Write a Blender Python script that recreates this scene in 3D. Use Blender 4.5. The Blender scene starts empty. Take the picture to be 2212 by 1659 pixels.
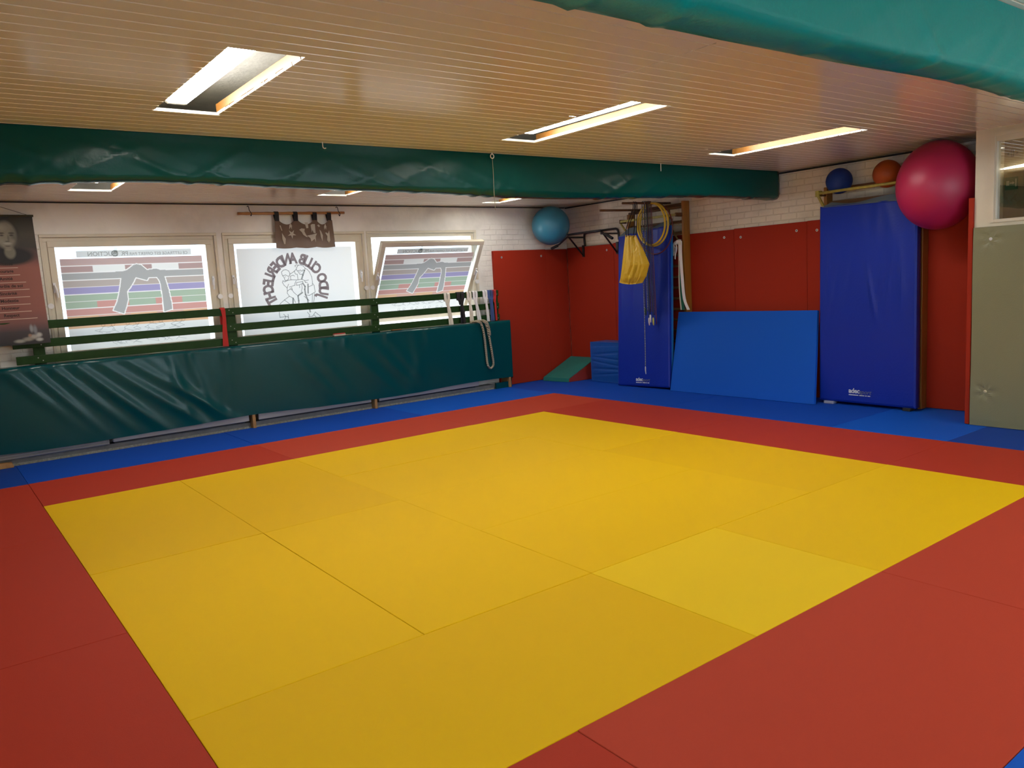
import bpy, bmesh, math, random
from mathutils import Vector, Matrix
import numpy as np
random.seed(7); rng = np.random.RandomState(7)
S = bpy.context.scene; COL = S.collection
# ------------------------------------------------------------------ camera
cam_d = bpy.data.cameras.new('camera'); cam = bpy.data.objects.new('camera', cam_d); COL.objects.link(cam)
S.camera = cam
cam_d.sensor_fit = 'HORIZONTAL'; cam_d.sensor_width = 36.0; cam_d.lens = 1689.71/2212*36.0
cam_d.clip_start = .05
YAW, PITCH, ROLL = .64417, .13257, -.05782
cy, sy, cp, sp = math.cos(YAW), math.sin(YAW), math.cos(PITCH), math.sin(PITCH)
fw = Vector((sy*cp, cy*cp, -sp)); ri = Vector((cy, -sy, 0)); up = ri.cross(fw)
cr, sr = math.cos(ROLL), math.sin(ROLL)
r2 = cr*ri + sr*up; u2 = -sr*ri + cr*up
mw = Matrix((r2, u2, -fw)).transposed().to_4x4(); mw.translation = (-5.60166, -6.87913, 1.52)
cam.matrix_world = mw
# ------------------------------------------------------------------ world, view
W = bpy.data.worlds.new('world'); S.world = W; W.use_nodes = True
bg = W.node_tree.nodes['Background']
bg.inputs[1].default_value = 1.9
# overcast sky, brighter on the sunny side behind the viewer
wn, wl = W.node_tree.nodes, W.node_tree.links
_tc = wn.new('ShaderNodeTexCoord'); _sx = wn.new('ShaderNodeSeparateXYZ'); wl.new(_tc.outputs['Generated'], _sx.inputs[0])
_mr = wn.new('ShaderNodeMapRange'); _mr.inputs[1].default_value = -.5; _mr.inputs[2].default_value = .3; _ad = wn.new('ShaderNodeMath'); _ad.operation = 'ADD'; wl.new(_sx.outputs[0], _ad.inputs[0]); wl.new(_sx.outputs[1], _ad.inputs[1]); wl.new(_ad.outputs[0], _mr.inputs[0])
_mx = wn.new('ShaderNodeMix'); _mx.data_type = 'RGBA'; _mx.inputs[6].default_value = (4.1, 4.25, 4.4, 1); _mx.inputs[7].default_value = (.90, .97, 1.08, 1)
wl.new(_mr.outputs[0], _mx.inputs[0]); wl.new(_mx.outputs[2], bg.inputs[0])
LAMP = 25.0                                   # radiance of the lit diffusers
S.view_settings.view_transform = 'Standard'; S.view_settings.look = 'None'
S.view_settings.gamma = 1; S.view_settings.use_curve_mapping = False
S.view_settings.exposure = 0.52
S.cycles.max_bounces = 8; S.cycles.diffuse_bounces = 5; S.cycles.glossy_bounces = 4
S.cycles.transparent_max_bounces = 12; S.cycles.sample_clamp_indirect = 6.0
S.cycles.caustics_reflective = False; S.cycles.caustics_refractive = False
S.cycles.use_denoising = True

# ------------------------------------------------------------------ materials
def lin(h):
    c = [int(h[i:i+2], 16)/255 for i in (0, 2, 4)]
    return tuple(x/12.92 if x <= .04045 else ((x+.055)/1.055)**2.4 for x in c)
def newmat(name):
    m = bpy.data.materials.new(name); m.use_nodes = True
    return m, m.node_tree.nodes, m.node_tree.links
def M(name, col, rough=.6, spec=.5, bump=None, coat=0, metal=0, var=None, attr=False):
    m, n, l = newmat(name); b = n['Principled BSDF']
    if isinstance(col, str): col = lin(col)
    b.inputs['Base Color'].default_value = (*col, 1); b.inputs['Roughness'].default_value = rough
    b.inputs['Specular IOR Level'].default_value = spec; b.inputs['Metallic'].default_value = metal
    if coat: b.inputs['Coat Weight'].default_value = coat; b.inputs['Coat Roughness'].default_value = .15
    tc = n.new('ShaderNodeTexCoord')
    if var:                                   # (scale, amount): soft wear mottling of the surface's own colour
        t = n.new('ShaderNodeTexNoise'); t.inputs['Scale'].default_value = var[0]; t.inputs['Detail'].default_value = 4
        l.new(tc.outputs['Object'], t.inputs['Vector'])
        mx = n.new('ShaderNodeMix'); mx.data_type = 'RGBA'
        mx.inputs[6].default_value = (*[c*(1-var[1]) for c in col], 1); mx.inputs[7].default_value = (*[min(1, c*(1+var[1])) for c in col], 1)
        l.new(t.outputs['Fac'], mx.inputs[0]); l.new(mx.outputs[2], b.inputs['Base Color'])
    if attr:
        a = n.new('ShaderNodeAttribute'); a.attribute_name = 'Col'; l.new(a.outputs['Color'], b.inputs['Base Color'])
    if bump:                                  # (scale, strength, distance)
        t = n.new('ShaderNodeTexNoise'); t.inputs['Scale'].default_value = bump[0]; t.inputs['Detail'].default_value = 3
        l.new(tc.outputs['Object'], t.inputs['Vector'])
        bp = n.new('ShaderNodeBump'); bp.inputs['Strength'].default_value = bump[1]; bp.inputs['Distance'].default_value = bump[2] if len(bump) > 2 else .01
        l.new(t.outputs['Fac'], bp.inputs['Height']); l.new(bp.outputs['Normal'], b.inputs['Normal'])
    return m
def wood(name, c1, c2, scale=(2, 40, 40), rough=.45):
    m, n, l = newmat(name); b = n['Principled BSDF']; b.inputs['Roughness'].default_value = rough
    tc = n.new('ShaderNodeTexCoord'); mp = n.new('ShaderNodeMapping'); mp.inputs['Scale'].default_value = scale
    t = n.new('ShaderNodeTexNoise'); t.inputs['Scale'].default_value = 1.0; t.inputs['Detail'].default_value = 6; t.inputs['Distortion'].default_value = .6
    mx = n.new('ShaderNodeMix'); mx.data_type = 'RGBA'; mx.inputs[6].default_value = (*lin(c1), 1); mx.inputs[7].default_value = (*lin(c2), 1)
    l.new(tc.outputs['Object'], mp.inputs[0]); l.new(mp.outputs[0], t.inputs['Vector']); l.new(t.outputs['Fac'], mx.inputs[0]); l.new(mx.outputs[2], b.inputs['Base Color'])
    return m
def brick(name, horiz, col, masked=None):
    """painted brickwork: the courses show as relief; masked = plaster between these two world x"""
    m, n, l = newmat(name); b = n['Principled BSDF']; b.inputs['Roughness'].default_value = .55
    tc = n.new('ShaderNodeTexCoord'); sx = n.new('ShaderNodeSeparateXYZ'); l.new(tc.outputs['Object'], sx.inputs[0])
    cb = n.new('ShaderNodeCombineXYZ'); l.new(sx.outputs[horiz], cb.inputs[0]); l.new(sx.outputs[2], cb.inputs[1])
    br = n.new('ShaderNodeTexBrick'); br.inputs['Scale'].default_value = 1.0
    br.inputs['Brick Width'].default_value = .20; br.inputs['Row Height'].default_value = .072
    br.inputs['Mortar Size'].default_value = .006; br.inputs['Mortar Smooth'].default_value = .6
    br.inputs['Color1'].default_value = (1, 1, 1, 1); br.inputs['Color2'].default_value = (.9, .9, .9, 1); br.inputs['Mortar'].default_value = (0, 0, 0, 1)
    l.new(cb.outputs[0], br.inputs['Vector'])
    h = br.outputs['Color']
    if masked:
        x = sx.outputs[0]
        mr = n.new('ShaderNodeMapRange'); mr.inputs[1].default_value = masked[1]; mr.inputs[2].default_value = masked[1]+.15; l.new(x, mr.inputs[0])
        ml = n.new('ShaderNodeMapRange'); ml.inputs[1].default_value = masked[0]; ml.inputs[2].default_value = masked[0]-.06; l.new(x, ml.inputs[0])
        zt = n.new('ShaderNodeMapRange'); zt.inputs[1].default_value = 2.34; zt.inputs[2].default_value = 2.22; l.new(sx.outputs[2], zt.inputs[0])
        ad = n.new('ShaderNodeMath'); ad.operation = 'ADD'; ad.use_clamp = True; l.new(mr.outputs[0], ad.inputs[0]); l.new(ml.outputs[0], ad.inputs[1])
        mu = n.new('ShaderNodeMath'); mu.operation = 'MULTIPLY'; l.new(ad.outputs[0], mu.inputs[0]); l.new(zt.outputs[0], mu.inputs[1])
        mm = n.new('ShaderNodeMix'); mm.data_type = 'RGBA'; mm.inputs[6].default_value = (.8, .8, .8, 1); l.new(mu.outputs[0], mm.inputs[0]); l.new(h, mm.inputs[7]); h = mm.outputs[2]
    nz = n.new('ShaderNodeTexNoise'); nz.inputs['Scale'].default_value = 22; nz.inputs['Detail'].default_value = 5; l.new(tc.outputs['Object'], nz.inputs['Vector'])
    b1 = n.new('ShaderNodeBump'); b1.inputs['Strength'].default_value = .35; b1.inputs['Distance'].default_value = .01; l.new(nz.outputs['Fac'], b1.inputs['Height'])
    b2 = n.new('ShaderNodeBump'); b2.inputs['Strength'].default_value = .8; b2.inputs['Distance'].default_value = .008; l.new(h, b2.inputs['Height']); l.new(b1.outputs[0], b2.inputs['Normal'])
    l.new(b2.outputs[0], b.inputs['Normal'])
    st = n.new('ShaderNodeTexNoise'); st.inputs['Scale'].default_value = 3.0; st.inputs['Detail'].default_value = 6; l.new(tc.outputs['Object'], st.inputs['Vector'])
    cr_ = n.new('ShaderNodeMapRange'); cr_.inputs[1].default_value = .45; cr_.inputs[2].default_value = .8; l.new(st.outputs['Fac'], cr_.inputs[0])
    mx = n.new('ShaderNodeMix'); mx.data_type = 'RGBA'; mx.inputs[6].default_value = (*col, 1); mx.inputs[7].default_value = (*[c*.78 for c in col], 1)
    l.new(cr_.outputs[0], mx.inputs[0]); l.new(mx.outputs[2], b.inputs['Base Color'])
    return m
def vinyl_film(name, attr=True, col=(.8, .8, .8)):
    """translucent vinyl foil stuck on a pane"""
    m, n, l = newmat(name); n.remove(n['Principled BSDF']); out = n['Material Output']
    t = n.new('ShaderNodeBsdfTranslucent'); d = n.new('ShaderNodeBsdfDiffuse'); mx = n.new('ShaderNodeMixShader'); mx.inputs[0].default_value = .36
    if attr:
        a = n.new('ShaderNodeAttribute'); a.attribute_name = 'Col'
        l.new(a.outputs['Color'], t.inputs[0]); l.new(a.outputs['Color'], d.inputs[0])
    else: t.inputs[0].default_value = (*col, 1); d.inputs[0].default_value = (*col, 1)
    l.new(d.outputs[0], mx.inputs[1]); l.new(t.outputs[0], mx.inputs[2]); l.new(mx.outputs[0], out.inputs[0])
    return m
def tint_film(name, col):
    m, n, l = newmat(name); n.remove(n['Principled BSDF'])
    t = n.new('ShaderNodeBsdfTransparent'); t.inputs[0].default_value = (*col, 1); l.new(t.outputs[0], n['Material Output'].inputs[0]); return m
def glass(name, refl=.06, rough=.02, tint=(1, 1, 1)):
    m, n, l = newmat(name); n.remove(n['Principled BSDF'])
    t = n.new('ShaderNodeBsdfTransparent'); t.inputs[0].default_value = (*tint, 1)
    g = n.new('ShaderNodeBsdfGlossy'); g.inputs['Roughness'].default_value = rough
    mx = n.new('ShaderNodeMixShader'); mx.inputs[0].default_value = refl
    l.new(t.outputs[0], mx.inputs[1]); l.new(g.outputs[0], mx.inputs[2]); l.new(mx.outputs[0], n['Material Output'].inputs[0]); return m
def emit(name, col, s):
    m, n, l = newmat(name); n.remove(n['Principled BSDF'])
    e = n.new('ShaderNodeEmission'); e.inputs[0].default_value = (*col, 1); e.inputs[1].default_value = s; l.new(e.outputs[0], n['Material Output'].inputs[0]); return m
def stripe_rope(name, c1, c2, k=160):
    m, n, l = newmat(name); b = n['Principled BSDF']; b.inputs['Roughness'].default_value = .7
    tc = n.new('ShaderNodeTexCoord'); w = n.new('ShaderNodeTexWave'); w.wave_type = 'BANDS'; w.bands_direction = 'DIAGONAL'; w.inputs['Scale'].default_value = k/6.28
    l.new(tc.outputs['Object'], w.inputs['Vector'])
    mx = n.new('ShaderNodeMix'); mx.data_type = 'RGBA'; mx.inputs[6].default_value = (*lin(c1), 1); mx.inputs[7].default_value = (*lin(c2), 1)
    cr_ = n.new('ShaderNodeMapRange'); cr_.inputs[1].default_value = .35; cr_.inputs[2].default_value = .65; l.new(w.outputs['Fac'], cr_.inputs[0])
    l.new(cr_.outputs[0], mx.inputs[0]); l.new(mx.outputs[2], b.inputs['Base Color'])
    bp = n.new('ShaderNodeBump'); bp.inputs['Strength'].default_value = .6; bp.inputs['Distance'].default_value = .005; l.new(w.outputs['Fac'], bp.inputs['Height']); l.new(bp.outputs[0], b.inputs['Normal'])
    return m
TAT = (420, .22, .004)
YEL = M('yellow_mat', (.80, .505, .004), .6, .10, TAT); YEL2 = M('yellow_mat_deep', (.77, .475, .004), .6, .10, TAT); YEL3 = M('yellow_mat_light', (.84, .57, .012), .6, .10, TAT)
RED = M('red_mat', (.42, .040, .020), .6, .10, TAT); RED2 = M('red_mat_light', (.46, .055, .028), .6, .10, TAT)
BLU = M('blue_mat', (.008, .066, .42), .6, .10, TAT); BLU2 = M('blue_mat_light', (.008, .095, .52), .6, .10, TAT); BLU3 = M('blue_mat_deep', (.010, .052, .30), .6, .10, TAT)
REDP = M('red_panel', (.34, .028, .012), .6, .10, TAT)
SCR = M('screw_metal', (.7, .68, .62), .35, .5, metal=.6)
TEAL = M('teal_vinyl', (.001, .058, .064), .23, .25, (60, .05, .01)); TEALB = M('teal_vinyl_beam', (.001, .058, .048), .26, .2, (60, .05, .01))
TEALC = M('lit_teal_vinyl', (.001, .21, .185), .30, .14, (60, .12, .01))  # beam vinyl lightened: the light on its near face is in the colour
DBL = M('dark_blue_vinyl', (.005, .026, .32), .40, .3, (50, .15, .01)); DBL2 = M('dark_blue_seam', (.006, .012, .13), .4); LBL = M('bright_blue_edge', (.01, .16, .45), .45)
MESHV = M('grey_blue_mesh', (.12, .16, .19), .7, bump=(300, .5, .004))
WPL = brick('white_painted_wall', 0, (.82, .79, .73), (-4.52, .80)); WBR = brick('white_painted_brick', 1, (.82, .74, .59))
PLAS = M('plaster', (.70, .66, .58), .7, bump=(20, .3, .01))
CEILM = M('ceiling_board', (.76, .68, .535), .16, .5); CONC = M('concrete', (.55, .55, .52), .8, var=(6, .25), bump=(30, .5, .01)); DARK = M('dark_gap_shade', (.02, .02, .02), .9)
WHT = M('white_plastic', (.75, .72, .65), .35, var=(5, .05)); WHT2 = M('white_paint_window', (.66, .60, .47), .4, var=(7, .08)); HND = M('white_handle', (.8, .8, .8), .25)
GRN = M('green_painted_wood', (.014, .046, .009), .5, .18, (30, .2, .006), var=(14, .25))
PINE = wood('pine_wood', '8a5c22', '6c4416', (3, 30, 30)); OAK = wood('oak_wood', 'a8712a', '7c4c18', (30, 30, 2)); OAKD = wood('dark_oak_wood', '70471d', '4a2c10', (30, 3, 30))
BAMB = wood('bamboo', 'c08a4a', '8f5a2a', (3, 60, 60), .35); RAW = wood('raw_wood', 'b58a55', '8a6236', (30, 30, 6), .7)
GREY = M('grey_metal', (.30, .30, .29), .45, var=(9, .1)); GLITE = M('grey_light_metal', (.36, .35, .34), .5)
BLK = M('black_steel', (.008, .008, .009), .35); BLKC = M('black_cloth', (.012, .011, .012), .8); FOAM = M('black_foam', (.012, .012, .012), .75)
WCL = M('white_cloth', (.72, .68, .58), .85, bump=(200, .4, .004)); WCL2 = M('bright_white_cloth', (.80, .79, .78), .85, bump=(200, .4, .004)); BCL = M('blue_cloth', (.05, .09, .24), .85, bump=(200, .4, .004)); RCL = M('red_cloth', (.45, .022, .018), .85, bump=(200, .4, .004)); GCL = M('green_cloth', (.01, .13, .08), .85); OCL = M('olive_cloth', (.10, .085, .02), .85)
YPL = M('yellow_plastic', (.72, .50, .03), .3); YNY = M('yellow_nylon', (.62, .40, .02), .42, .5, (25, .5, .02)); MAR = M('maroon_plastic', (.13, .016, .018), .35); DGN = M('dark_green_plastic', (.006, .035, .018), .35); LIME = M('lime_plastic', (.62, .60, .10), .35)
BALLC = M('cyan_rubber', (.035, .21, .32), .38); BALLP = M('pink_rubber', (.36, .010, .055), .44, .5); BALLB = M('blue_rubber', (.010, .04, .22), .55, .3); BALLO = M('orange_rubber', (.42, .075, .008), .5)
GRM = M('grey_green_vinyl', (.205, .20, .112), .45, .45, (120, .2, .006)); TEALW = M('teal_wedge', (.012, .16, .14), .5, bump=(80, .2, .006)); BLUV = M('blue_box_vinyl', (.010, .085, .36), .36, bump=(10, .3, .02))
ROPE = stripe_rope('hemp_rope', '6f6a58', 'b9b199', 150); BWR = stripe_rope('two_tone_rope', '0c0d12', 'aab0b4', 190); MARW = stripe_rope('maroon_twist', '2a0a10', '6b4a55', 190)
DIFF = emit('lit_diffuser', (1.0, .97, .90), LAMP); TUBE = emit('reflection_glow', (1, .95, .8), 9.0)
CLEAR = M('clear_plastic', (.6, .6, .58), .2); GLS = glass('window_glass', .05, .02, (.90, .96, 1.0)); GLS2 = glass('partition_glass', .30, .01, (.85, .83, .78))
FILM = vinyl_film('printed_foil'); INKM = tint_film('mauve_ink', (.34, .27, .27)); INKG = tint_film('grey_ink', (.42, .42, .41)); INKL = tint_film('pale_ink', (.72, .72, .72)); INKT = tint_film('label_ink', (.50, .49, .46))
NOREN = vinyl_film('brown_gauze', False, (.20, .135, .10)); NORW = vinyl_film('white_print', False, (.62, .56, .47))
BANN = M('banner_print', (.5, .5, .5), .7, attr=True); INKB = M('black_print', (.02, .012, .012), .7); INKW = M('pale_print', (.62, .45, .36), .7)
LOGO = M('white_print_vinyl', (.62, .66, .74), .5); LOGO2 = M('grey_print_vinyl', (.12, .14, .27), .5)
YPT = M('yellow_worn_paint', (.42, .36, .07), .5, var=(25, .45)); EXG = M('green_sign', (.01, .12, .07), .4); EXW = M('white_sign', (.7, .72, .66), .4)
BEIGE = M('beige_wall', (.30, .25, .17), .8); BLINDM = M('lilac_paint', (.6, .58, .66), .5)

# ------------------------------------------------------------------ mesh helpers
ORG = {}
class MB:
    def __init__(s): s.v = []; s.f = []; s.m = []; s.col = None
    def add(s, vs, fs, mi=0):
        o = len(s.v); s.v += [tuple(v) for v in vs]; s.f += [tuple(i+o for i in f) for f in fs]; s.m += [mi]*len(fs); return s
    def hexa(s, c, mi=0):      # 8 corners: bottom 0-3 ccw, top 4-7
        return s.add(c, [(3, 2, 1, 0), (4, 5, 6, 7), (0, 1, 5, 4), (1, 2, 6, 5), (2, 3, 7, 6), (3, 0, 4, 7)], mi)
    def box(s, x0, x1, y0, y1, z0, z1, mi=0):
        return s.hexa([(x0, y0, z0), (x1, y0, z0), (x1, y1, z0), (x0, y1, z0), (x0, y0, z1), (x1, y0, z1), (x1, y1, z1), (x0, y1, z1)], mi)
    def tube(s, pts, r, n=10, mi=0, close=False, cap=True):
        P = [Vector(p) for p in pts]; N = len(P); R = r if isinstance(r, (list, tuple)) else [r]*N
        vs = []; prev = None
        for i, p in enumerate(P):
            a = P[(i-1) % N] if (close or i > 0) else p; b = P[(i+1) % N] if (close or i < N-1) else p
            t = (b-a).normalized()
            if prev is None:
                h = Vector((0, 0, 1)) if abs(t.z) < .9 else Vector((1, 0, 0)); x = t.cross(h).normalized()
            else: x = (prev - t*prev.dot(t)).normalized()
            prev = x; y = t.cross(x)
            vs += [p + (x*math.cos(2*math.pi*k/n) + y*math.sin(2*math.pi*k/n))*R[i] for k in range(n)]
        fs = []
        for i in range(N if close else N-1):
            j = (i+1) % N
            fs += [(i*n+k, i*n+(k+1) % n, j*n+(k+1) % n, j*n+k) for k in range(n)]
        if not close and cap: fs += [tuple(range(n-1, -1, -1)), tuple((N-1)*n+k for k in range(n))]
        return s.add(vs, fs, mi)
    def ribbon(s, pts, w, th, axis, mi=0):   # flat strap following pts; width vector axis
        a = Vector(axis); P = [Vector(p) for p in pts]; ws = w if isinstance(w, (list, tuple)) else [w]*len(P)
        vs = []; fs = []
        for i, p in enumerate(P):
            t = (P[min(i+1, len(P)-1)] - P[max(i-1, 0)]).normalized(); nn = t.cross(a).normalized()*th/2; ww = a.normalized()*ws[i]/2
            vs += [p-ww-nn, p+ww-nn, p+ww+nn, p-ww+nn]
        for i in range(len(P)-1):
            for k in range(4): fs.append((i*4+k, i*4+(k+1) % 4, i*4+4+(k+1) % 4, i*4+4+k))
        n = len(P)*4; fs += [(3, 2, 1, 0), (n-4, n-3, n-2, n-1)]
        return s.add(vs, fs, mi)
    def ball(s, c, r, nu=48, nv=28, mi=0):
        r = r if isinstance(r, tuple) else (r, r, r); vs = [(c[0], c[1], c[2]+r[2])]
        for i in range(1, nv):
            a = math.pi*i/nv
            vs += [(c[0]+r[0]*math.sin(a)*math.cos(2*math.pi*k/nu), c[1]+r[1]*math.sin(a)*math.sin(2*math.pi*k/nu), c[2]+r[2]*math.cos(a)) for k in range(nu)]
        vs.append((c[0], c[1], c[2]-r[2])); L = len(vs)-1; fs = [(0, 1+k, 1+(k+1) % nu) for k in range(nu)]
        for i in range(nv-2):
            o = 1+i*nu; fs += [(o+k, o+nu+k, o+nu+(k+1) % nu, o+(k+1) % nu) for k in range(nu)]
        o = 1+(nv-2)*nu; fs += [(o+k, L, o+(k+1) % nu) for k in range(nu)]
        return s.add(vs, fs, mi)
    def grid(s, fn, nu, nv, mi=0, flip=False, keep=None):
        vs = [fn(i/nu, j/nv) for j in range(nv+1) for i in range(nu+1)]; fs = []
        for j in range(nv):
            for i in range(nu):
                if keep and not keep((i+.5)/nu, (j+.5)/nv): continue
                a = j*(nu+1)+i; q = (a, a+1, a+nu+2, a+nu+1); fs.append(q[::-1] if flip else q)
        return s.add(vs, fs, mi)
    def poly(s, pts, mi=0): return s.add(pts, [tuple(range(len(pts)))], mi)
    def text(s, body, fn, size=1.0, mi=0, bold=.012, spacing=1.0, shear=0):
        cu = bpy.data.curves.new('t', 'FONT'); cu.body = body; cu.size = size; cu.offset = bold*size; cu.align_x = 'CENTER'; cu.space_character = spacing; cu.resolution_u = 3; cu.shear = shear
        ob = bpy.data.objects.new('t', cu); COL.objects.link(ob); dg = bpy.context.evaluated_depsgraph_get(); dg.update()
        me = bpy.data.meshes.new_from_object(ob.evaluated_get(dg)); bpy.data.objects.remove(ob); bpy.data.curves.remove(cu)
        s.add([fn(v.co.x, v.co.y) for v in me.vertices], [tuple(p.vertices) for p in me.polygons], mi); bpy.data.meshes.remove(me); return s
    def build(s, name, mats, parent=None, smooth=False, bev=0, org=None, seg=2, solid=0, fixn=False):
        if not isinstance(mats, (list, tuple)): mats = [mats]
        o = Vector(org) if org is not None else (ORG[parent.name] if parent else Vector((0, 0, 0)))
        me = bpy.data.meshes.new(name); me.from_pydata([tuple(Vector(v)-o) for v in s.v], [], s.f)
        for m in mats: me.materials.append(m)
        if len(mats) > 1: me.polygons.foreach_set('material_index', s.m)
        if smooth: me.polygons.foreach_set('use_smooth', [True]*len(me.polygons))
        if s.col is not None:
            a = me.color_attributes.new('Col', 'FLOAT_COLOR', 'POINT'); full = np.ones((len(me.vertices), 4), np.float32); full[:len(s.col), :3] = s.col; a.data.foreach_set('color', full.ravel())
        me.update()
        if fixn:
            bm = bmesh.new(); bm.from_mesh(me); bmesh.ops.recalc_face_normals(bm, faces=bm.faces); bm.to_mesh(me); bm.free()
        ob = bpy.data.objects.new(name, me); COL.objects.link(ob)
        if parent is not None: ob.parent = parent; ob.location = o - ORG[parent.name]
        else: ob.location = o
        ORG[ob.name] = o
        if solid:
            md = ob.modifiers.new('solid', 'SOLIDIFY'); md.thickness = solid; md.offset = 0
        if bev:
            md = ob.modifiers.new('bevel', 'BEVEL'); md.width = bev; md.segments = seg; md.limit_method = 'ANGLE'; md.angle_limit = math.radians(40)
        return ob
def tag(o, label, cat, group=None, kind=None):
    if label: o['label'] = label
    if cat: o['category'] = cat
    if group: o['group'] = group
    if kind: o['kind'] = kind
    return o
def thing(name, loc, label, cat, group=None, kind=None):
    e = bpy.data.objects.new(name, None); COL.objects.link(e); e.location = loc; e.empty_display_size = .1; ORG[e.name] = Vector(loc)
    return tag(e, label, cat, group, kind)
def struct(o, label=None, cat=None): return tag(o, label, cat, None, 'structure')
def lerp(a, b, t): return tuple(x+(y-x)*t for x, y in zip(a, b))
def quadgrid(c00, c10, c11, c01): return lambda u, v: lerp(lerp(c00, c10, u), lerp(c01, c11, u), v)
def smooth_path(pts, n=6):
    P = [Vector(p) for p in pts]; out = []
    for i in range(len(P)-1):
        p0, p1, p2, p3 = P[max(i-1, 0)], P[i], P[i+1], P[min(i+2, len(P)-1)]
        for k in range(n):
            t = k/n; out.append(.5*((2*p1)+(p2-p0)*t+(2*p0-5*p1+4*p2-p3)*t*t+(3*p1-p0-3*p2+p3)*t**3))
    return out+[P[-1]]

# ================================================================== SETTING
ZC = 2.55
struct(MB().box(-7.2, 2.6, -9.3, 2.5, -.14, -.04).build('floor', CONC), 'concrete floor under the judo mats', 'floor')
# ceiling: boards along x with V-grooves, cut out around the lamps
OPEN = [(-4.42, -4.08, -3.465, -2.20), (-1.975, -1.64, -3.43, -2.11), (.33, .69, -3.47, -2.17), (-4.35, -4.0, 0.0, 1.30), (-1.95, -1.62, 0.0, 1.30), (.56, .84, .45, 1.74),
        (-1.95, -1.6, -8.0, -6.7), (.33, .69, -8.0, -6.7)]
SLOTS = [(-2.50, -2.494, -4.47, -3.83), (-1.13, -1.124, -2.1, -1.70), (-2.06, -2.0, -2.955, -2.945), (.05, .10, -2.35, -2.34), (-1.62, -1.56, -1.84, -1.832), (-.75, -.744, .4, 1.9)]
def ceiling():
    ys = []; y = -9.2
    prof = []
    while y < 2.3:
        prof += [(y, ZC), (y+.091, ZC), (y+.094, ZC+.009), (y+.099, ZC+.009)]; y += .1015
    cut = sorted({v for o in OPEN+SLOTS for v in o[2:]})
    P = sorted(prof); full = []
    for (a, za), (b, zb) in zip(P, P[1:]):
        full.append((a, za))
        for c in cut:
            if a < c < b: full.append((c, za+(zb-za)*(c-a)/(b-a)))
    full.append(P[-1])
    mb = MB()
    for (a, za), (b, zb) in zip(full, full[1:]):
        if b-a < 1e-6: continue
        mid = (a+b)/2; xs = [-7.1]
        for o in sorted([o for o in OPEN+SLOTS if o[2]-1e-6 <= mid <= o[3]+1e-6]): xs += [o[0], o[1]]
        xs.append(2.5)
        for i in range(0, len(xs), 2):
            mb.add([(xs[i], a, za), (xs[i+1], a, za), (xs[i+1], b, zb), (xs[i], b, zb)], [(3, 2, 1, 0)])
            for e, w in ((xs[i], 0), (xs[i+1], 1)):
                if -7 < e < 2.4:     # cut board ends, a little ragged
                    j = random.uniform(-.004, .004)
                    mb.add([(e, a, za), (e, b, zb), (e+j, b, ZC+.014), (e+j, a, ZC+.014)], [(0, 1, 2, 3)], 1)
    o = mb.build('ceiling', [CEILM, WHT]); struct(o, 'glossy cream board ceiling with cut-outs for the lamps', 'ceiling')
    s = MB().box(-7.2, 2.6, -9.3, 2.5, 2.75, 2.9).build('ceiling_slab', CONC, o)
ceiling()
# trims around the lamp openings
tn = [0]
def trim(mb, mat, label, **k):
    tn[0] += 1; return struct(mb.build('trim_%d' % tn[0], mat, **k), label, 'trim')
for i, (x0, x1, y0, y1) in enumerate(OPEN):
    trim(MB().box(x1+.001, x1+.045, y0-.05, y1+.02, ZC+.016, ZC+.062), PINE, 'pine batten along the right side of a lamp opening', bev=.002)
    trim(MB().box(x0-.012, x1+.012, y1-.004, y1+.018, ZC-.004, ZC+.012), WHT, 'white strip closing the window end of a lamp opening')
trim(MB().box(-1.675, -1.637, -3.44, -2.10, ZC-.005, ZC+.013), WHT, 'white strip along the right side of the middle lamp opening')
# window wall
WIN = [(-4.50, -2.83), (-2.71, -1.0), (-.91, .72)]; WZ = (.95, 2.20)
def wall_with_holes(name, mat, plane, a0, a1, z0, z1, holes, depth, axis, label):
    mb = MB(); xs = [a0]
    for h in holes: xs += [h[0], h[1]]
    xs.append(a1)
    def P(a, d, z): return (a, plane+d, z) if axis == 'x' else (plane+d, a, z)
    def bx(p, q, zz0, zz1):
        if axis == 'x': mb.box(p, q, min(plane, plane+depth), max(plane, plane+depth), zz0, zz1)
        else: mb.box(min(plane, plane+depth), max(plane, plane+depth), p, q, zz0, zz1)
    for i in range(0, len(xs), 2): bx(xs[i], xs[i+1], z0, z1)
    for h in holes: bx(h[0], h[1], z0, h[2]); bx(h[0], h[1], h[3], z1)
    return struct(mb.build(name, mat), label, 'wall')
wall_with_holes('wall_back', WPL, 2.22, -7.2, 2.75, -.1, 2.85, [(a, b, *WZ) for a, b in WIN], .28, 'x', 'white painted window wall')
wall_with_holes('wall_right', WBR, 2.43, -3.87, 2.22, -.1, 2.85, [], .25, 'y', 'white painted brick wall on the right')
LW = [(-8.9, -7.5, 1.2, 2.4), (-7.3, -5.9, 1.2, 2.4)]
wall_with_holes('wall_left', PLAS, -7.0, -9.2, 2.22, -.1, 2.85, LW, -.2, 'y', 'plain wall on the left')
BW = [(-2.0, -.7, .9, 2.25), (.1, 1.4, .9, 2.25)]
wall_with_holes('wall_front', PLAS, -9.2, -7.2, 2.6, -.1, 2.85, BW, -.2, 'x', 'wall behind the viewer')
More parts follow.
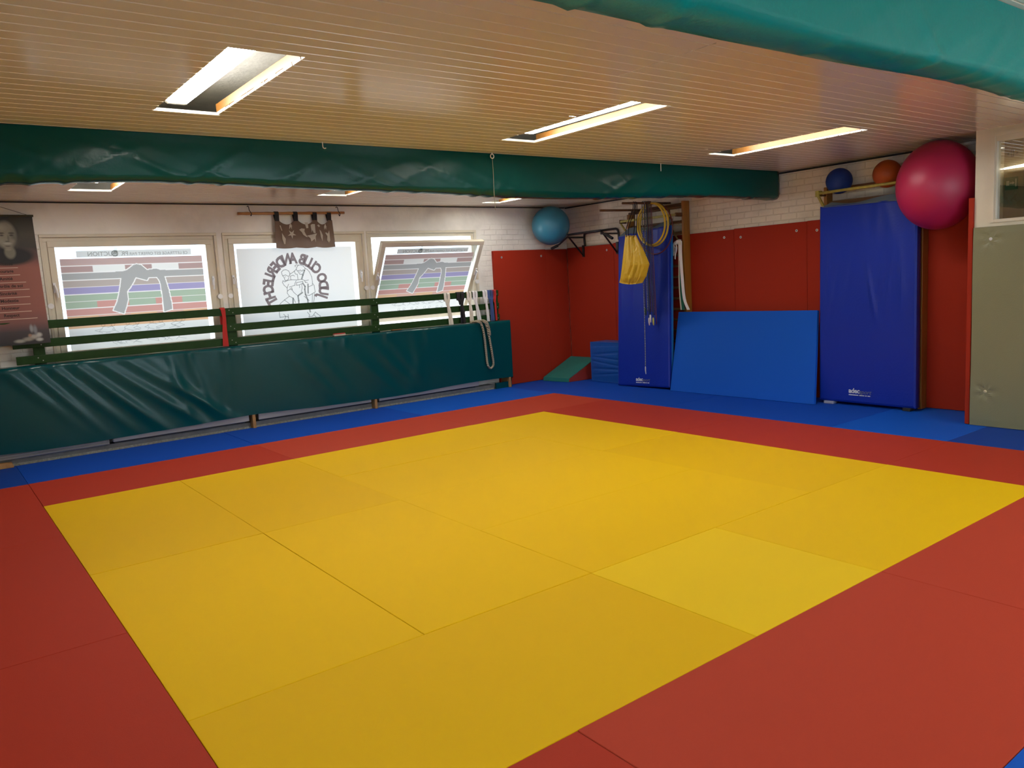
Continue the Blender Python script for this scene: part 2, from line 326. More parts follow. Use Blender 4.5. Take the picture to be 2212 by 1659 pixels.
# partition with the glazed pane
struct(MB().box(1.80, 2.43, -3.87, -3.83, -.04, 2.84).box(1.80, 1.86, -9.2, -3.87, -.04, 1.775).box(1.80, 1.86, -9.2, -3.87, 2.50, 2.84).box(1.80, 1.86, -3.965, -3.87, 1.775, 2.50).box(1.80, 1.86, -9.2, -5.4, 1.775, 2.50).build('wall_partition_right', WHT2), 'cream painted partition at the right edge', 'wall')
struct(MB().box(2.28, 2.33, -9.2, -3.87, -.04, 2.84).build('wall_hallway', BEIGE), 'beige hallway wall behind the partition pane', 'wall')
wp = MB().box(1.80, 1.838, -5.4, -3.995, 1.776, 1.792).box(1.80, 1.838, -5.4, -3.995, 2.435, 2.499).box(1.80, 1.838, -3.995, -3.967, 1.776, 2.499).box(1.788, 1.799, -5.4, -3.985, 1.765, 1.788).box(1.788, 1.799, -5.4, -3.985, 2.478, 2.51).box(1.788, 1.799, -3.984, -3.955, 1.765, 2.51).build('window_4', WHT2)
struct(wp, 'cream framed fixed pane in the right partition', 'window')
MB().box(1.838, 1.842, -5.4, -3.97, 1.78, 2.49).build('pane', GLS2, wp)
# concrete plinth under the windows
struct(MB().box(-7, .80, 2.08, 2.22, -.04, .062).box(-7, .80, 2.072, 2.081, -.04, .018, 1).build('baseboard_back', [M('shaded_concrete', (.22, .22, .21), .8, var=(12, .3), bump=(30, .6, .01)), M('crumbled_plaster', (.45, .45, .38), .9, var=(40, .6), bump=(60, 1, .02))], bev=.004), 'grey concrete plinth below the radiators', 'baseboard')  # plinth concrete darkened to carry the shade under the bench
struct(MB().box(2.40, 2.43, -3.0, 2.2, ZC-.018, ZC-.004).box(-7, 2.4, 2.205, 2.22, ZC-.012, ZC-.002).build('trim_20', DARK), 'dark strip drawn as the shadow line where wall meets ceiling', 'trim')  # dark strip stands in for the shade along the wall top

# ================================================================== WINDOWS
def belt_colour(u, v):
    """printed stripes with a tied belt; u across, v down in row units"""
    mauve, mauve2, pale, grey, brown, violet, green, red, orange = (.52, .38, .355), (.45, .32, .30), (.80, .80, .76), (.44, .42, .40), (.46, .40, .36), (.36, .33, .52), (.38, .47, .36), (.60, .32, .28), (.72, .46, .28)
    n = len(u); c = np.empty((n, 3)); c[:] = pale
    def row(k, cols):
        m = (v >= k) & (v < k+1)
        for a, b, cc in cols: c[m & (u >= a) & (u < b)] = cc
    row(0, [(0, 1, mauve)]); row(1, [(0, .21, mauve2), (.43, .62, mauve2), (.815, 1, mauve2)]); row(2, [(0, 1, grey)]); row(3, [(0, 1, brown)])
    row(4, [(0, 1, violet)]); row(5, [(0, 1, green)]); row(6, [(0, .21, green), (.21, .43, red), (.43, .62, green), (.62, .815, red), (.815, 1, green)])
    row(7, [(0, 1, red)]); row(8, [(0, .21, orange), (.21, .43, (.68, .42, .33)), (.43, .62, orange), (.62, .815, (.66, .40, .32)), (.815, 1, orange)]); row(9, [(0, 1, orange)]); c[v > 9.8] = pale
    fr = v-np.floor(v); c[(np.minimum(fr, 1-fr) < .05) & (v > .1) & (v < 10)] = (.86, .84, .82)
    polys = [[(-.1, 2.04), (.4, 2.0), (.437, 1.84), (.467, 1.45), (.488, 1.13), (.512, 1.02), (.542, 1.17), (.563, 1.56), (.58, 1.93), (.612, 1.82), (.651, 1.78), (.681, 2.0), (1.1, 2.04), (1.1, 2.93), (.699, 2.92), (.644, 3.0), (.586, 3.0), (.573, 3.4), (.549, 3.26), (.493, 2.89), (.395, 2.95), (-.1, 2.93)],
             [(.395, 2.85), (.381, 4.07), (.365, 5.22), (.346, 6.34), (.313, 7.51), (.383, 8.08), (.408, 6.9), (.421, 6.1), (.42, 4.94), (.449, 4.29), (.477, 3.5), (.497, 2.8)],
             [(.641, 2.85), (.661, 3.47), (.669, 4.15), (.671, 5.86), (.67, 8.2), (.731, 7.87), (.73, 6.6), (.72, 4.89), (.70, 2.8)]]
    ins = np.zeros(n, bool); dmin = np.full(n, 9.)
    X, Y = u*1.37, v*.0725
    inss = []
    for P in polys:
        i_ = np.zeros(n, bool); dm = np.full(n, 9.)
        for (a, b), (e, f) in zip(P, P[1:]+P[:1]):
            ax, ay, bx, by = a*1.37, b*.0725, e*1.37, f*.0725
            with np.errstate(divide='ignore', invalid='ignore'):
                cr_ = ((ay > Y) != (by > Y)) & (X < (bx-ax)*(Y-ay)/(by-ay)+ax)
            i_ ^= cr_
            L2 = (bx-ax)**2+(by-ay)**2; t = np.clip(((X-ax)*(bx-ax)+(Y-ay)*(by-ay))/L2, 0, 1)
            dm = np.minimum(dm, np.hypot(X-ax-t*(bx-ax), Y-ay-t*(by-ay)))
        inss.append((i_, dm)); ins |= i_
    edge = np.zeros(n, bool)
    for k, (i_, dm) in enumerate(inss): edge |= (~i_) & (dm < .010)
    c[edge & ~ins] = (.86, .85, .82); c[ins] = (.40, .40, .385)
    return c*np.array([.86, .82, .78])
FIGL = [[(-2.073,1.742),(-2.075,1.765),(-2.05,1.786),(-2.017,1.791),(-1.986,1.775),(-1.972,1.747),(-1.982,1.716),(-1.995,1.71)],[(-2.073,1.742),(-2.064,1.72),(-2.028,1.729),(-1.995,1.71)],[(-2.064,1.72),(-2.045,1.692),(-2.043,1.665),(-2.035,1.661),(-2.006,1.668),(-1.989,1.699)],[(-2.039,1.708),(-2.03,1.705)],[(-1.897,1.818),(-1.9,1.834),(-1.881,1.844),(-1.86,1.837),(-1.879,1.815),(-1.89,1.793),(-1.878,1.77)],[(-1.86,1.837),(-1.829,1.84),(-1.792,1.823),(-1.776,1.798),(-1.783,1.771),(-1.792,1.781)],[(-1.878,1.77),(-1.835,1.778),(-1.82,1.764),(-1.804,1.781),(-1.79,1.771)],[(-1.869,1.765),(-1.853,1.733),(-1.83,1.726),(-1.815,1.732)],[(-1.851,1.758),(-1.839,1.755)],[(-1.78,1.798),(-1.753,1.786),(-1.727,1.755),(-1.703,1.695),(-1.698,1.631),(-1.704,1.59),(-1.754,1.575)],[(-1.788,1.771),(-1.812,1.718),(-1.831,1.674)],[(-1.974,1.734),(-1.922,1.763),(-1.891,1.789)],[(-1.974,1.711),(-1.935,1.723),(-1.917,1.709)],[(-1.916,1.772),(-1.905,1.735),(-1.882,1.73),(-1.879,1.667)],[(-1.969,1.707),(-1.968,1.669)],[(-2.067,1.662),(-2.074,1.64),(-2.058,1.608),(-2.024,1.575)],[(-2.067,1.662),(-2.045,1.648),(-2.006,1.664)],[(-2.006,1.664),(-1.959,1.668),(-1.894,1.663),(-1.827,1.667),(-1.799,1.654),(-1.787,1.626)],[(-1.904,1.654),(-1.921,1.624),(-1.923,1.601),(-1.996,1.583)],[(-1.901,1.632),(-1.834,1.64),(-1.819,1.642),(-1.826,1.619),(-1.871,1.603),(-1.904,1.6),(-1.901,1.632)],[(-2.001,1.619),(-2.024,1.575),(-2.023,1.544),(-2.028,1.513),(-2.006,1.475),(-1.962,1.45)],[(-2.024,1.535),(-1.993,1.558),(-1.966,1.55),(-1.946,1.517),(-1.911,1.483)],[(-1.983,1.564),(-1.966,1.574),(-1.961,1.549)],[(-1.837,1.611),(-1.836,1.565),(-1.85,1.521)],[(-1.867,1.599),(-1.867,1.567)],[(-1.822,1.619),(-1.797,1.581),(-1.805,1.546),(-1.801,1.486),(-1.779,1.417),(-1.778,1.371),(-1.76,1.27)],[(-1.837,1.511),(-1.898,1.474),(-1.894,1.415),(-1.896,1.369)],[(-2.006,1.473),(-2.071,1.434),(-2.121,1.397),(-2.142,1.372),(-2.148,1.269)],[(-2.071,1.434),(-2.032,1.401),(-1.998,1.371)],[(-1.962,1.45),(-1.97,1.37)],[(-1.957,1.446),(-1.934,1.394)],[(-1.697,1.613),(-1.68,1.585),(-1.675,1.507),(-1.754,1.47),(-1.787,1.476)],[(-1.758,1.607),(-1.766,1.498)],[(-1.686,1.493),(-1.695,1.425),(-1.713,1.367)],[(-1.711,1.49),(-1.728,1.368)],[(-1.822,1.465),(-1.76,1.406)],[(-2.148,1.269),(-2.145,1.231),(-2.081,1.237),(-2.049,1.235),(-2.038,1.203)],[(-2.097,1.266),(-2.072,1.237),(-2.094,1.198)],[(-2.044,1.262),(-2.041,1.216)],[(-1.798,1.271),(-1.772,1.233),(-1.784,1.211),(-1.735,1.216),(-1.696,1.264)],[(-1.696,1.264),(-1.665,1.234),(-1.637,1.214),(-1.64,1.186)],[(-1.714,1.229),(-1.688,1.199)],[(-1.795,1.649),(-1.746,1.656)],[(-1.792,1.631),(-1.763,1.625)]]
HEAVY = {10, 25, 26, 29, 32}
def stroke(mb, P, w, y, mi, T=lambda a: a):
    for (a, b), (c, d) in zip(P, P[1:]):
        L = math.hypot(c-a, d-b) or 1; nx, nz = -(d-b)/L*w/2, (c-a)/L*w/2; ex, ez = (c-a)/L*w*.3, (d-b)/L*w*.3
        mb.poly([T((a-nx-ex, y, b-nz-ez)), T((a+nx-ex, y, b+nz-ez)), T((c+nx+ex, y, d+nz+ez)), T((c-nx+ex, y, d-nz+ez))], mi)
def small_figures(mb, x0, x1, z0, z1, y, mi, T, seed):
    r = random.Random(seed); n = 4
    for k in range(n):
        cx = x0+(x1-x0)*(k+.5)/n; h = z1-z0; w = (x1-x0)/n*.8
        for q in range(2):
            bx = cx+(q-.5)*w*.5; hd = [(bx+.018*math.cos(t*.9), z0+h*.8+.018*math.sin(t*.9)) for t in range(8)]
            stroke(mb, hd, .005, y, mi, T)
            b = [(bx+r.uniform(-.02, .02), z0+h*.68), (bx+r.uniform(-.05, .05), z0+h*.45), (bx+r.uniform(-.06, .06), z0+h*.2), (bx+r.uniform(-.08, .08), z0)]
            stroke(mb, b, .006, y, mi, T); stroke(mb, [b[1], (b[1][0]+r.uniform(-.07, .07), z0+h*.3), (b[1][0]+r.uniform(-.1, .1), z0)], .006, y, mi, T)
            stroke(mb, [b[0], (cx, z0+h*.55), (cx+r.uniform(-.06, .06), z0+h*.62)], .006, y, mi, T)
def window(k, x0, x1, kind):
    z0, z1 = WZ; w = struct(MB().box(x0, x1, 2.235, 2.32, z0, z0+.05).box(x0, x1, 2.235, 2.32, z1-.045, z1).box(x0, x0+.045, 2.235, 2.32, z0+.05, z1-.045).box(x1-.045, x1, 2.235, 2.32, z0+.05, z1-.045).build('window_%d' % k, WHT2, bev=.004),
        ['', 'white pivot window with striped belt sticker nearest the banner', 'white pivot window with the round club emblem', 'white pivot window tilted open beside the hanging belts'][k], 'window')
    # architrave
    MB().box(x0-.03, x1+.03, 2.205, 2.222, z1, z1+.03).box(x0-.03, x0, 2.208, 2.222, z0, z1).box(x1, x1+.03, 2.208, 2.222, z0, z1).build('casing', WHT2, w, bev=.005)
    a, b, c, d = x0+.035, x1-.035, z0+.04, z1-.035          # sash outline
    if kind == 'open':
        zc = (c+d)/2; th = math.radians(31); yc = 2.262
        def T(p):
            dy, dz = p[1]-yc, p[2]-zc
            return (p[0], yc + dy*math.cos(th) - dz*math.sin(th), zc + dz*math.cos(th) + dy*math.sin(th))
    else: T = lambda p: p
    def tb(mb, *q):
        n = len(mb.v); mb.box(*q); mb.v[n:] = [T(v) for v in mb.v[n:]]; return mb
    s = MB(); F = .062
    tb(s, a, b, 2.22, 2.28, c, c+F); tb(s, a, b, 2.22, 2.28, d-F, d); tb(s, a, a+F, 2.22, 2.28, c+F, d-F); tb(s, b-F, b, 2.22, 2.28, c+F, d-F)
    so = s.build('sash', WHT2, w, bev=.005)
    g = MB(); tb(g, a+F-.01, b-F+.01, 2.250, 2.254, c+F-.01, d-F+.01); g.build('pane', GLS, so)
    for hx, sg in ((a+.018, -1), (b-.018, 1)):              # turn handle and pivot cover each side
        h = MB(); zc_ = 1.70
        tb(h, hx-.012, hx+.012, 2.205, 2.222, zc_-.05, zc_+.05)
        pts = [T((hx, 2.205, zc_+.02)), T((hx, 2.175, zc_+.02)), T((hx+sg*-.01, 2.165, zc_-.02)), T((hx+sg*-.015, 2.165, zc_-.10))]
        h.tube(pts, .009, 8); h.build('handle', HND, so, smooth=False)
        MB().tube([(hx+sg*.055, 2.20, 1.52), (hx+sg*.055, 2.235, 1.52)], .028, 16).build('pivot_cover', HND, w)
    # foil
    y = 2.2455; mb = MB(); n1 = 0
    if kind in ('belt', 'open'):
        l, r = a+F+.035, b-F-.045; t = d-F-.118; H = t-(c+F-.004); nu, nv = 300, 200
        mb.grid(lambda u, v: T((l+(r-l)*u, y, t-H*v)), nu, nv)
        U, V = np.meshgrid(np.arange(nu+1)/nu, np.arange(nv+1)/nv); mb.col = belt_colour(U.ravel(), V.ravel()*H/.0725)
        base = len(mb.v)
        l2, r2_ = a+F+.19, b-F-.155
        mb.poly([T((l2, y, t+.012)), T((r2_, y, t+.012)), T((r2_, y, t+.078)), T((l2, y, t+.078))]); mb.col = np.vstack([mb.col, np.tile((.62, .61, .57), (4, 1))])
        mir = (l2+r2_)/2
        mb.text('CE LETTRAGE EST OFFERT PAR', lambda X, Z: T((mir-X+.23, y-.001, t+.022+Z)), .043, 1, .008)
        mb.text('PR  DUCTION', lambda X, Z: T((mir-X-.27, y-.001, t+.022+Z)), .062, 1, .008)
        mb.text('PÔLE', lambda X, Z: T((mir-X-.16, y-.001, t+.060+Z)), .022, 1, .0)
        stroke(mb, [(mir-.205+.028*math.cos(q*.6), t+.045+.028*math.sin(q*.6)) for q in range(11)], .012, y-.001, 1, T)
        stroke(mb, [(mir-.205, t+.045), (mir-.19, t+.098)], .03, y-.001, 1, T)
        small_figures(mb, l+.3, r-.25, c+F+.03, c+F+.13, y-.001, 2, T, 5); small_figures(mb, l+.25, r-.2, c+F+.16, c+F+.26, y-.001, 2, T, 9)
        mats = [FILM, INKT, INKL]
    else:
        l, r, t = a+F+.03, b-F-.05, d-F-.055
        mb.grid(lambda u, v: (l+(r-l)*u, y, t-(t-c-F+.004)*v), 2, 2); mb.col = np.tile((.69, .655, .60), (9, 1))
        for i, P in enumerate(FIGL): stroke(mb, P, .018 if i in HEAVY else .0075, y-.001, 2)
        # round lettering: reads from the street, mirrored from inside
        txt = 'JUDO CLUB ANDERLECHT'; wd = {'I': .4, ' ': .55, 'L': .8, 'J': .75, 'N': 1.08, 'A': 1.05, 'O': 1.1, 'D': 1.1, 'C': 1.05}
        ws = [wd.get(ch, .95) for ch in txt]; tot = sum(ws); a0, a1 = math.radians(206), math.radians(-31); pos = 0; cx, cz, R0, hgt = -1.905, 1.575, .29, .125
        for ch, wv in zip(txt, ws):
            th_ = a0+(a1-a0)*(pos+wv/2)/tot; pos += wv
            if ch == ' ': continue
            def put(X, Z, th_=th_):
                rr = R0+Z; ex, ez = math.cos(th_), math.sin(th_); tx, tz = ez*.80, -ex*.80
                return (2*cx-(cx+rr*ex+X*tx), y-.001, cz+rr*ez+X*tz)
            mb.text(ch, put, hgt/.73, 1, .050)
        mats = [FILM, INKM, INKG]
    mb.build('sticker', mats, so)
window(1, *WIN[0], 'belt'); window(2, *WIN[1], 'emblem'); window(3, *WIN[2], 'open')
for i, h in enumerate(BW):       # unseen windows behind the viewer, added for daylight
    w = struct(MB().box(h[0], h[1], -9.27, -9.2, h[2], h[2]+.06).box(h[0], h[1], -9.27, -9.2, h[3]-.06, h[3]).box(h[0], h[0]+.06, -9.27, -9.2, h[2], h[3]).box(h[1]-.06, h[1], -9.27, -9.2, h[2], h[3]).build('window_%d' % (5+i), WHT2), 'unseen window added for daylight behind the viewer', 'window')
    MB().box(h[0]+.05, h[1]-.05, -9.24, -9.236, h[2]+.05, h[3]-.05).build('pane', GLS, w)

for i, h in enumerate(LW):       # unseen windows added in the left wall to brighten the right wall
    w = struct(MB().box(-7.07, -7.0, h[0], h[1], h[2], h[2]+.06).box(-7.07, -7.0, h[0], h[1], h[3]-.06, h[3]).box(-7.07, -7.0, h[0], h[0]+.06, h[2]+.06, h[3]-.06).box(-7.07, -7.0, h[1]-.06, h[1], h[2]+.06, h[3]-.06).build('window_%d' % (8+i), WHT2), 'unseen window added for daylight in the left wall beside the viewer', 'window')
    MB().box(-7.04, -7.036, h[0]+.05, h[1]-.05, h[2]+.05, h[3]-.05).build('pane', GLS, w)

# ================================================================== FLOOR MATS
def mat_tile(x0, x1, y0, y1, mat, label, group):
    g = .0012; cx, cy_ = (x0+x1)/2, (y0+y1)/2; dz = random.uniform(-.0012, .0012)
    o = MB().box(x0+g, x1-g, y0+g, y1-g, -.04, dz).build('judo_mat', mat, bev=.0025, org=(cx, cy_, -.04)); return tag(o, label, 'mat', group)
GY, GR, GB = 'yellow mats of the fighting area', 'red mats bordering the yellow area', 'blue mats around the edge of the floor'
for q in [(-5, -4, -2, 0, YEL2, 'yellow judo mat at the left corner of the yellow area, window side'), (-4, -3, -2, 0, YEL2, 'yellow judo mat on the window side, second from the left corner'),
          (-5, -4, -4, -2, YEL, 'yellow judo mat against the left red border, second row from the windows'), (-4, -3, -4, -2, YEL, 'yellow judo mat in the left half, one in from the left red border'),
          (-5, -3, -5, -4, YEL2, 'yellow judo mat lying lengthways at the near left of the yellow area'), (-3, -2, -5, -4, YEL3, 'palest square yellow judo mat on the near edge'), (-2, 0, -5, -4, YEL, 'yellow judo mat at the right corner of the yellow area'),
          (-1, 0, -2, 0, YEL, 'yellow judo mat at the far corner of the yellow area'), (-1, 0, -4, -2, YEL2, 'deeper yellow judo mat along the right red border'),
          (-3, -1, -1, 0, YEL, 'yellow judo mat on the window edge next to the far corner mat'), (-3, -1, -2, -1, YEL, 'yellow judo mat in the middle columns, second row from the windows'), (-3, -1, -3, -2, YEL, 'yellow judo mat in the middle columns, third row from the windows'), (-3, -1, -4, -3, YEL, 'yellow judo mat directly behind the palest square mat')]:
    mat_tile(*q, GY)
for q in [(-1, 1, 0, 1, RED2, 'lighter red judo mat at the far corner of the border'), (-3, -1, 0, 1, RED2, 'red judo mat in the middle of the window side border'), (-5, -3, 0, 1, RED, 'red judo mat at the left end of the window side border'),
          (0, 1, -2, 0, RED, 'red judo mat of the right border nearest the windows'), (0, 1, -4, -2, RED, 'red judo mat in the middle of the right border'), (0, 1, -6, -4, RED, 'red judo mat of the right border at the right edge of the photo'),
          (-6, -5, -1, 1, RED, 'red judo mat of the left border nearest the windows'), (-6, -5, -3, -1, RED, 'red judo mat of the left border, second from the windows'), (-6, -5, -5, -3, RED, 'red judo mat of the left border nearest the viewer'),
          (-6, -4, -6, -5, RED, 'red judo mat at the bottom left of the near border'), (-4, -2, -6, -5, RED2, 'red judo mat in the middle of the near border'), (-2, 0, -6, -5, RED2, 'red judo mat at the right of the near border')]:
    mat_tile(*q, GR)
for q in [(-7, -5, 1, 2.04, BLU3, 'blue judo mat below the left end of the bench'), (-5, -3, 1, 2.04, BLU, 'blue judo mat in front of the bench below the striped sticker window'), (-3, -1, 1, 2.04, BLU, 'blue judo mat in front of the middle of the bench'), (-1, 1, 1, 2.04, BLU2, 'blue judo mat in front of the right end of the bench'),
          (1, 2.43, 1, 2.2, BLU, 'blue judo mat in the far corner under the foam wedge'), (1, 2.43, -.95, 1, BLU, 'blue judo mat under the foam cube and slim blue crash mat'), (1, 2.43, -2.95, -.95, BLU, 'blue judo mat under the leaning blue mat'), (1, 2.43, -3.98, -2.95, BLU2, 'lighter blue judo mat in front of the red niche'), (1, 1.8, -6, -3.98, BLU3, 'darker blue judo mat at the foot of the grey-green panel'),
          (-5, -3, -7, -6, BLU2, 'blue judo mat hidden below the viewer'), (-3, -1, -7, -6, BLU2, 'bright blue judo mat showing at the bottom right corner'), (-1, 1, -7, -6, BLU2, 'blue judo mat beyond the bottom right corner'), (-7, -6, -1, 1, BLU, 'blue judo mat left of the red border')]:
    mat_tile(*q, GB)

# ================================================================== LAMPS
def lamp(x, y0, y1, z, label):
    t = thing('ceiling_light', (x, (y0+y1)/2, z), label, 'lamp', 'tube lamps above the ceiling openings')
    w = .078
    MB().box(x-w*.62, x+w*.62, y0, y1, z+.012, z+.052).build('housing', GLITE, t, bev=.006)
    prof = [(-w*.6, .012), (-w+.006, .008), (-w+.008, -.024), (-w+.030, -.042), (w-.030, -.042), (w-.008, -.024), (w-.006, .008), (w*.6, .012)]; d = MB(); n = len(prof)
    vs = [(x+a, yy, z+b) for yy in (y0+.03, y1-.03) for a, b in prof]
    d.add(vs, [(i, i+1, n+i+1, n+i) for i in range(n-1)]+[tuple(range(n-1, -1, -1)), tuple(range(n, 2*n))]).build('diffuser', DIFF, t)
    for a, b in ((y0, y0+.028), (y1-.028, y1)):
        vs = [(x+p, yy, z+q) for yy in (a, b) for p, q in prof]
        MB().add(vs, [(i, i+1, n+i+1, n+i) for i in range(n-1)]+[tuple(range(n-1, -1, -1)), tuple(range(n, 2*n))]).build('end_cap', CLEAR, t)
    for k in range(5):
        yy = y0+.12+(y1-y0-.24)*k/4
        for s_ in (-1, 1): MB().box(x+s_*(w+.003)-.004, x+s_*(w+.003)+.004, yy-.012, yy+.012, z-.014, z+.03).build('clip', WHT, t)
    # hanging rods to the slab
    for yy in (y0+.3, y1-.3): MB().tube([(x, yy, z+.05), (x, yy, 2.752)], .006, 8).build('rod', GREY, t)
lamp(-4.29, -3.35, -2.16, 2.64, 'lit tube lamp in the left ceiling opening nearest the viewer'); lamp(-1.83, -3.50, -2.20, 2.625, 'lit tube lamp in the middle ceiling opening'); lamp(.475, -3.50, -2.25, 2.628, 'lit tube lamp in the right ceiling opening before the balls')
lamp(-4.17, .0, 1.22, 2.65, 'lit tube lamp above the striped sticker window, behind the padded beam'); lamp(-1.78, 0, 1.2, 2.63, 'lit tube lamp hidden behind the middle of the padded beam'); lamp(.70, .5, 1.66, 2.628, 'lit tube lamp behind the padded beam, nearest the far corner')
lamp(-1.78, -8.0, -6.75, 2.625, 'tube lamp above the viewer in the middle'); lamp(.53, -8.0, -6.75, 2.625, 'tube lamp above the viewer on the right')

# ================================================================== PADDED BEAMS
def beam(x0, x1, yf, yb, zb, seed, label, mat):
    r = random.Random(seed); L = x1-x0
    ridges = [(r.uniform(x0, x1), r.uniform(.25, .9)*r.choice((1, 1, 1, -1)), r.uniform(.012, .03), r.uniform(.004, .011), r.uniform(0, .5)) for _ in range(int(L*7))]
    def disp(x, t):           # t 0 bottom .. 1 top of a face
        d = .010*math.sin(x*1.3+seed)+.006*math.sin(x*3.1)
        for cx, sl, w, a, st in ridges:
            q = (x-cx-(t)*sl)/w
            if abs(q) < 4: d += a*math.exp(-q*q)*max(0, 1-abs(t-st)*1.4)
        return d
    def zbot(x): return zb+.014*math.sin(x*1.1+seed*2)+.007*math.sin(x*2.7)
    nx = int(L/.025); pr = []
    prof = [('f', 1-i/14) for i in range(15)]+[('b', i/6) for i in range(1, 6)]+[('k', i/6) for i in range(7)]
    vs = []; m = len(prof)
    for i in range(nx+1):
        x = x0+L*i/nx; z_ = zbot(x); endk = 1-max(0, (x-(x1-.10))/.10)**2*.25
        for kind, t in prof:
            d = disp(x, t if kind != 'b' else 0)
            if kind == 'f': p = (x, yf-d*min(1, (1-t)*4+.15)-.012*math.sin(math.pi*t), z_+(ZC-.002-z_)*t+(.006 if t == 0 else 0))
            elif kind == 'b': p = (x, yf+(yb-yf)*t, z_-.010-.012*math.sin(math.pi*t)-d*.9)
            else: p = (x, yb+.01*math.sin(math.pi*t), z_+(ZC-.002-z_)*t)
            if x > x1-.10: p = (p[0], (yf+yb)/2+(p[1]-(yf+yb)/2)*endk, p[2])
            vs.append(p)
    fs = [(i*m+k, i*m+k+1, (i+1)*m+k+1, (i+1)*m+k) for i in range(nx) for k in range(m-1)]
    fs += [tuple(range(m)), tuple(nx*m+k for k in range(m-1, -1, -1))]
    o = MB().add(vs, fs).build('padded_beam', mat, smooth=True, org=((x0+x1)/2, (yf+yb)/2, ZC), fixn=True); return tag(o, label, 'beam')
beam(-7.0, 2.32, -1.575, -1.38, 2.255, 3, 'long dark green vinyl wrapped ceiling beam before the windows', TEALB)
beam(-7.0, 1.80, -5.42, -5.22, 2.25, 8, 'teal vinyl wrapped ceiling beam, coloured as brightly lit, at the top right corner', TEALC)

# ================================================================== BENCH WITH RAILS
bt = thing('padded_bench', (-2, 2.08, 0), 'long bench under the windows, boxed in dark teal vinyl', 'bench')
def cover():
    r = random.Random(11); x0, x1, yf, yb, zb, zt = -6.9, 1.08, 1.98, 2.20, .135, .955
    folds = [(-5.0, .9, .07, .012, .9), (-4.8, .8, .05, .014, .8), (-4.62, .9, .06, .012, .7), (-4.42, 1.0, .07, .016, .5), (-4.2, 1.2, .08, .014, .4), (-3.95, 1.3, .07, .013, .4), (-3.72, .9, .06, .012, .3), (-3.5, .2, .05, .010, .6), (-3.3, .25, .05, .009, .4), (-3.05, 0., .06, .006, .5), (-2.9, 0., .05, .006, .5), (-2.3, .9, .09, .008, .4), (-2.0, .8, .08, .007, .4), (-1.6, 1.0, .1, .009, .3), (-1.2, .9, .09, .010, .5), (-.9, .7, .08, .008, .6), (-.5, .1, .08, .006, .5), (-.2, -.5, .1, .006, .4), (.5, -.4, .07, .005, .5), (.8, -.3, .03, .006, .7)]
    folds += [(r.uniform(-6.8, .9), r.uniform(-.1, .3), .022, .006, 1.0) for _ in range(26)]
    def d(x, t):
        v = .004*math.sin(x*2.3)+.004*math.sin(x*5.1+t*3)
        for cx, sl, w, a, c in folds:
            q = (x-cx-(1-t)*sl*.82)/w
            if abs(q) < 4:
                e = math.exp(-((t-c)/.55)**2) if w > .03 else math.exp(-((1-t)/.16)**2)
                v += 1.35*a*math.exp(-q*q)*e
        return v
    def zb_(x): return zb+.012*math.sin(x*1.7)+.02*max(0, math.sin(x*2.2+1))*.6
    nx = 330; nt = 40
    mb = MB()
    def f(u, v):
        x = x0+(x1-x0)*u
        if v <= .8:
            t = v/.8; return (x, yf+.012*math.sin(math.pi*t)*0-d(x, t)*(1 if t < .97 else .4), zb_(x)+(zt-.006-zb_(x))*t)
        t = (v-.8)/.2; return (x, yf+.008+(yb-yf-.008)*t, zt+.003*math.sin(x*9+t*5))
    mb.grid(f, nx, nt)
    # right end
    mb.grid(lambda u, v: (x1, yf+(yb-yf)*u, .02+(zt-.02)*v) if u > .15 else (x1, yf+(yb-yf)*u, zb+(zt-zb)*v), 8, 12)
    o = mb.build('vinyl_cover', TEAL, bt, smooth=True); return o
cover()
MB().box(-6.8, 1.06, 2.0, 2.19, .90, .945).build('seat_board', RAW, bt)
for x in (-5.17, -2.66, -1.105, 1.03):
    MB().box(x-.018, x+.018, 1.985, 2.19, .0015, .895).build('leg', RAW, bt, bev=.004)
MB().hexa([(-5.15, 1.95, .0015), (-5.02, 1.955, .0015), (-5.02, 2.05, .0015), (-5.15, 2.05, .0015), (-5.15, 1.955, .05), (-5.03, 1.96, .045), (-5.03, 2.05, .045), (-5.15, 2.05, .05)]).build('foot_block', RAW, bt, bev=.004)
MB().box(.80, 1.075, 2.01, 2.05, .0015, .085).build('torn_flap', TEAL, bt, bev=.003)
rt = thing('guard_rail', (-2, 2.10, .955), 'dark green three-board guard rail standing on the bench before the windows', 'rail')
for z, x0 in ((1.345, -5.2), (1.165, -4.885), (1.008, -4.87)):
    MB().hexa([(x0, 2.085, z-.042), (.985, 2.085, z-.042), (.985, 2.107, z-.042), (x0, 2.107, z-.042), (x0, 2.085, z+.040), (.985, 2.085, z+.040), (.985, 2.107, z+.040), (x0, 2.107, z+.040)]).build('board', GRN, rt, bev=.004)
for x, zt in ((-4.665, 1.16), (-2.765, 1.38), (-.955, 1.38), (.935, 1.38)):
    pt = MB().box(x-.05, x+.05, 2.108, 2.145, .957, zt).build('post', GRN, rt, bev=.004)
    for z in (1.345, 1.165, 1.008):
        if z > zt+.02: continue
        for dx, dz in ((-.02, .015), (.02, -.015)): MB().tube([(x+dx, 2.0845, z+dz), (x+dx, 2.086, z+dz)], .006, 8).build('screw', GREY, rt)
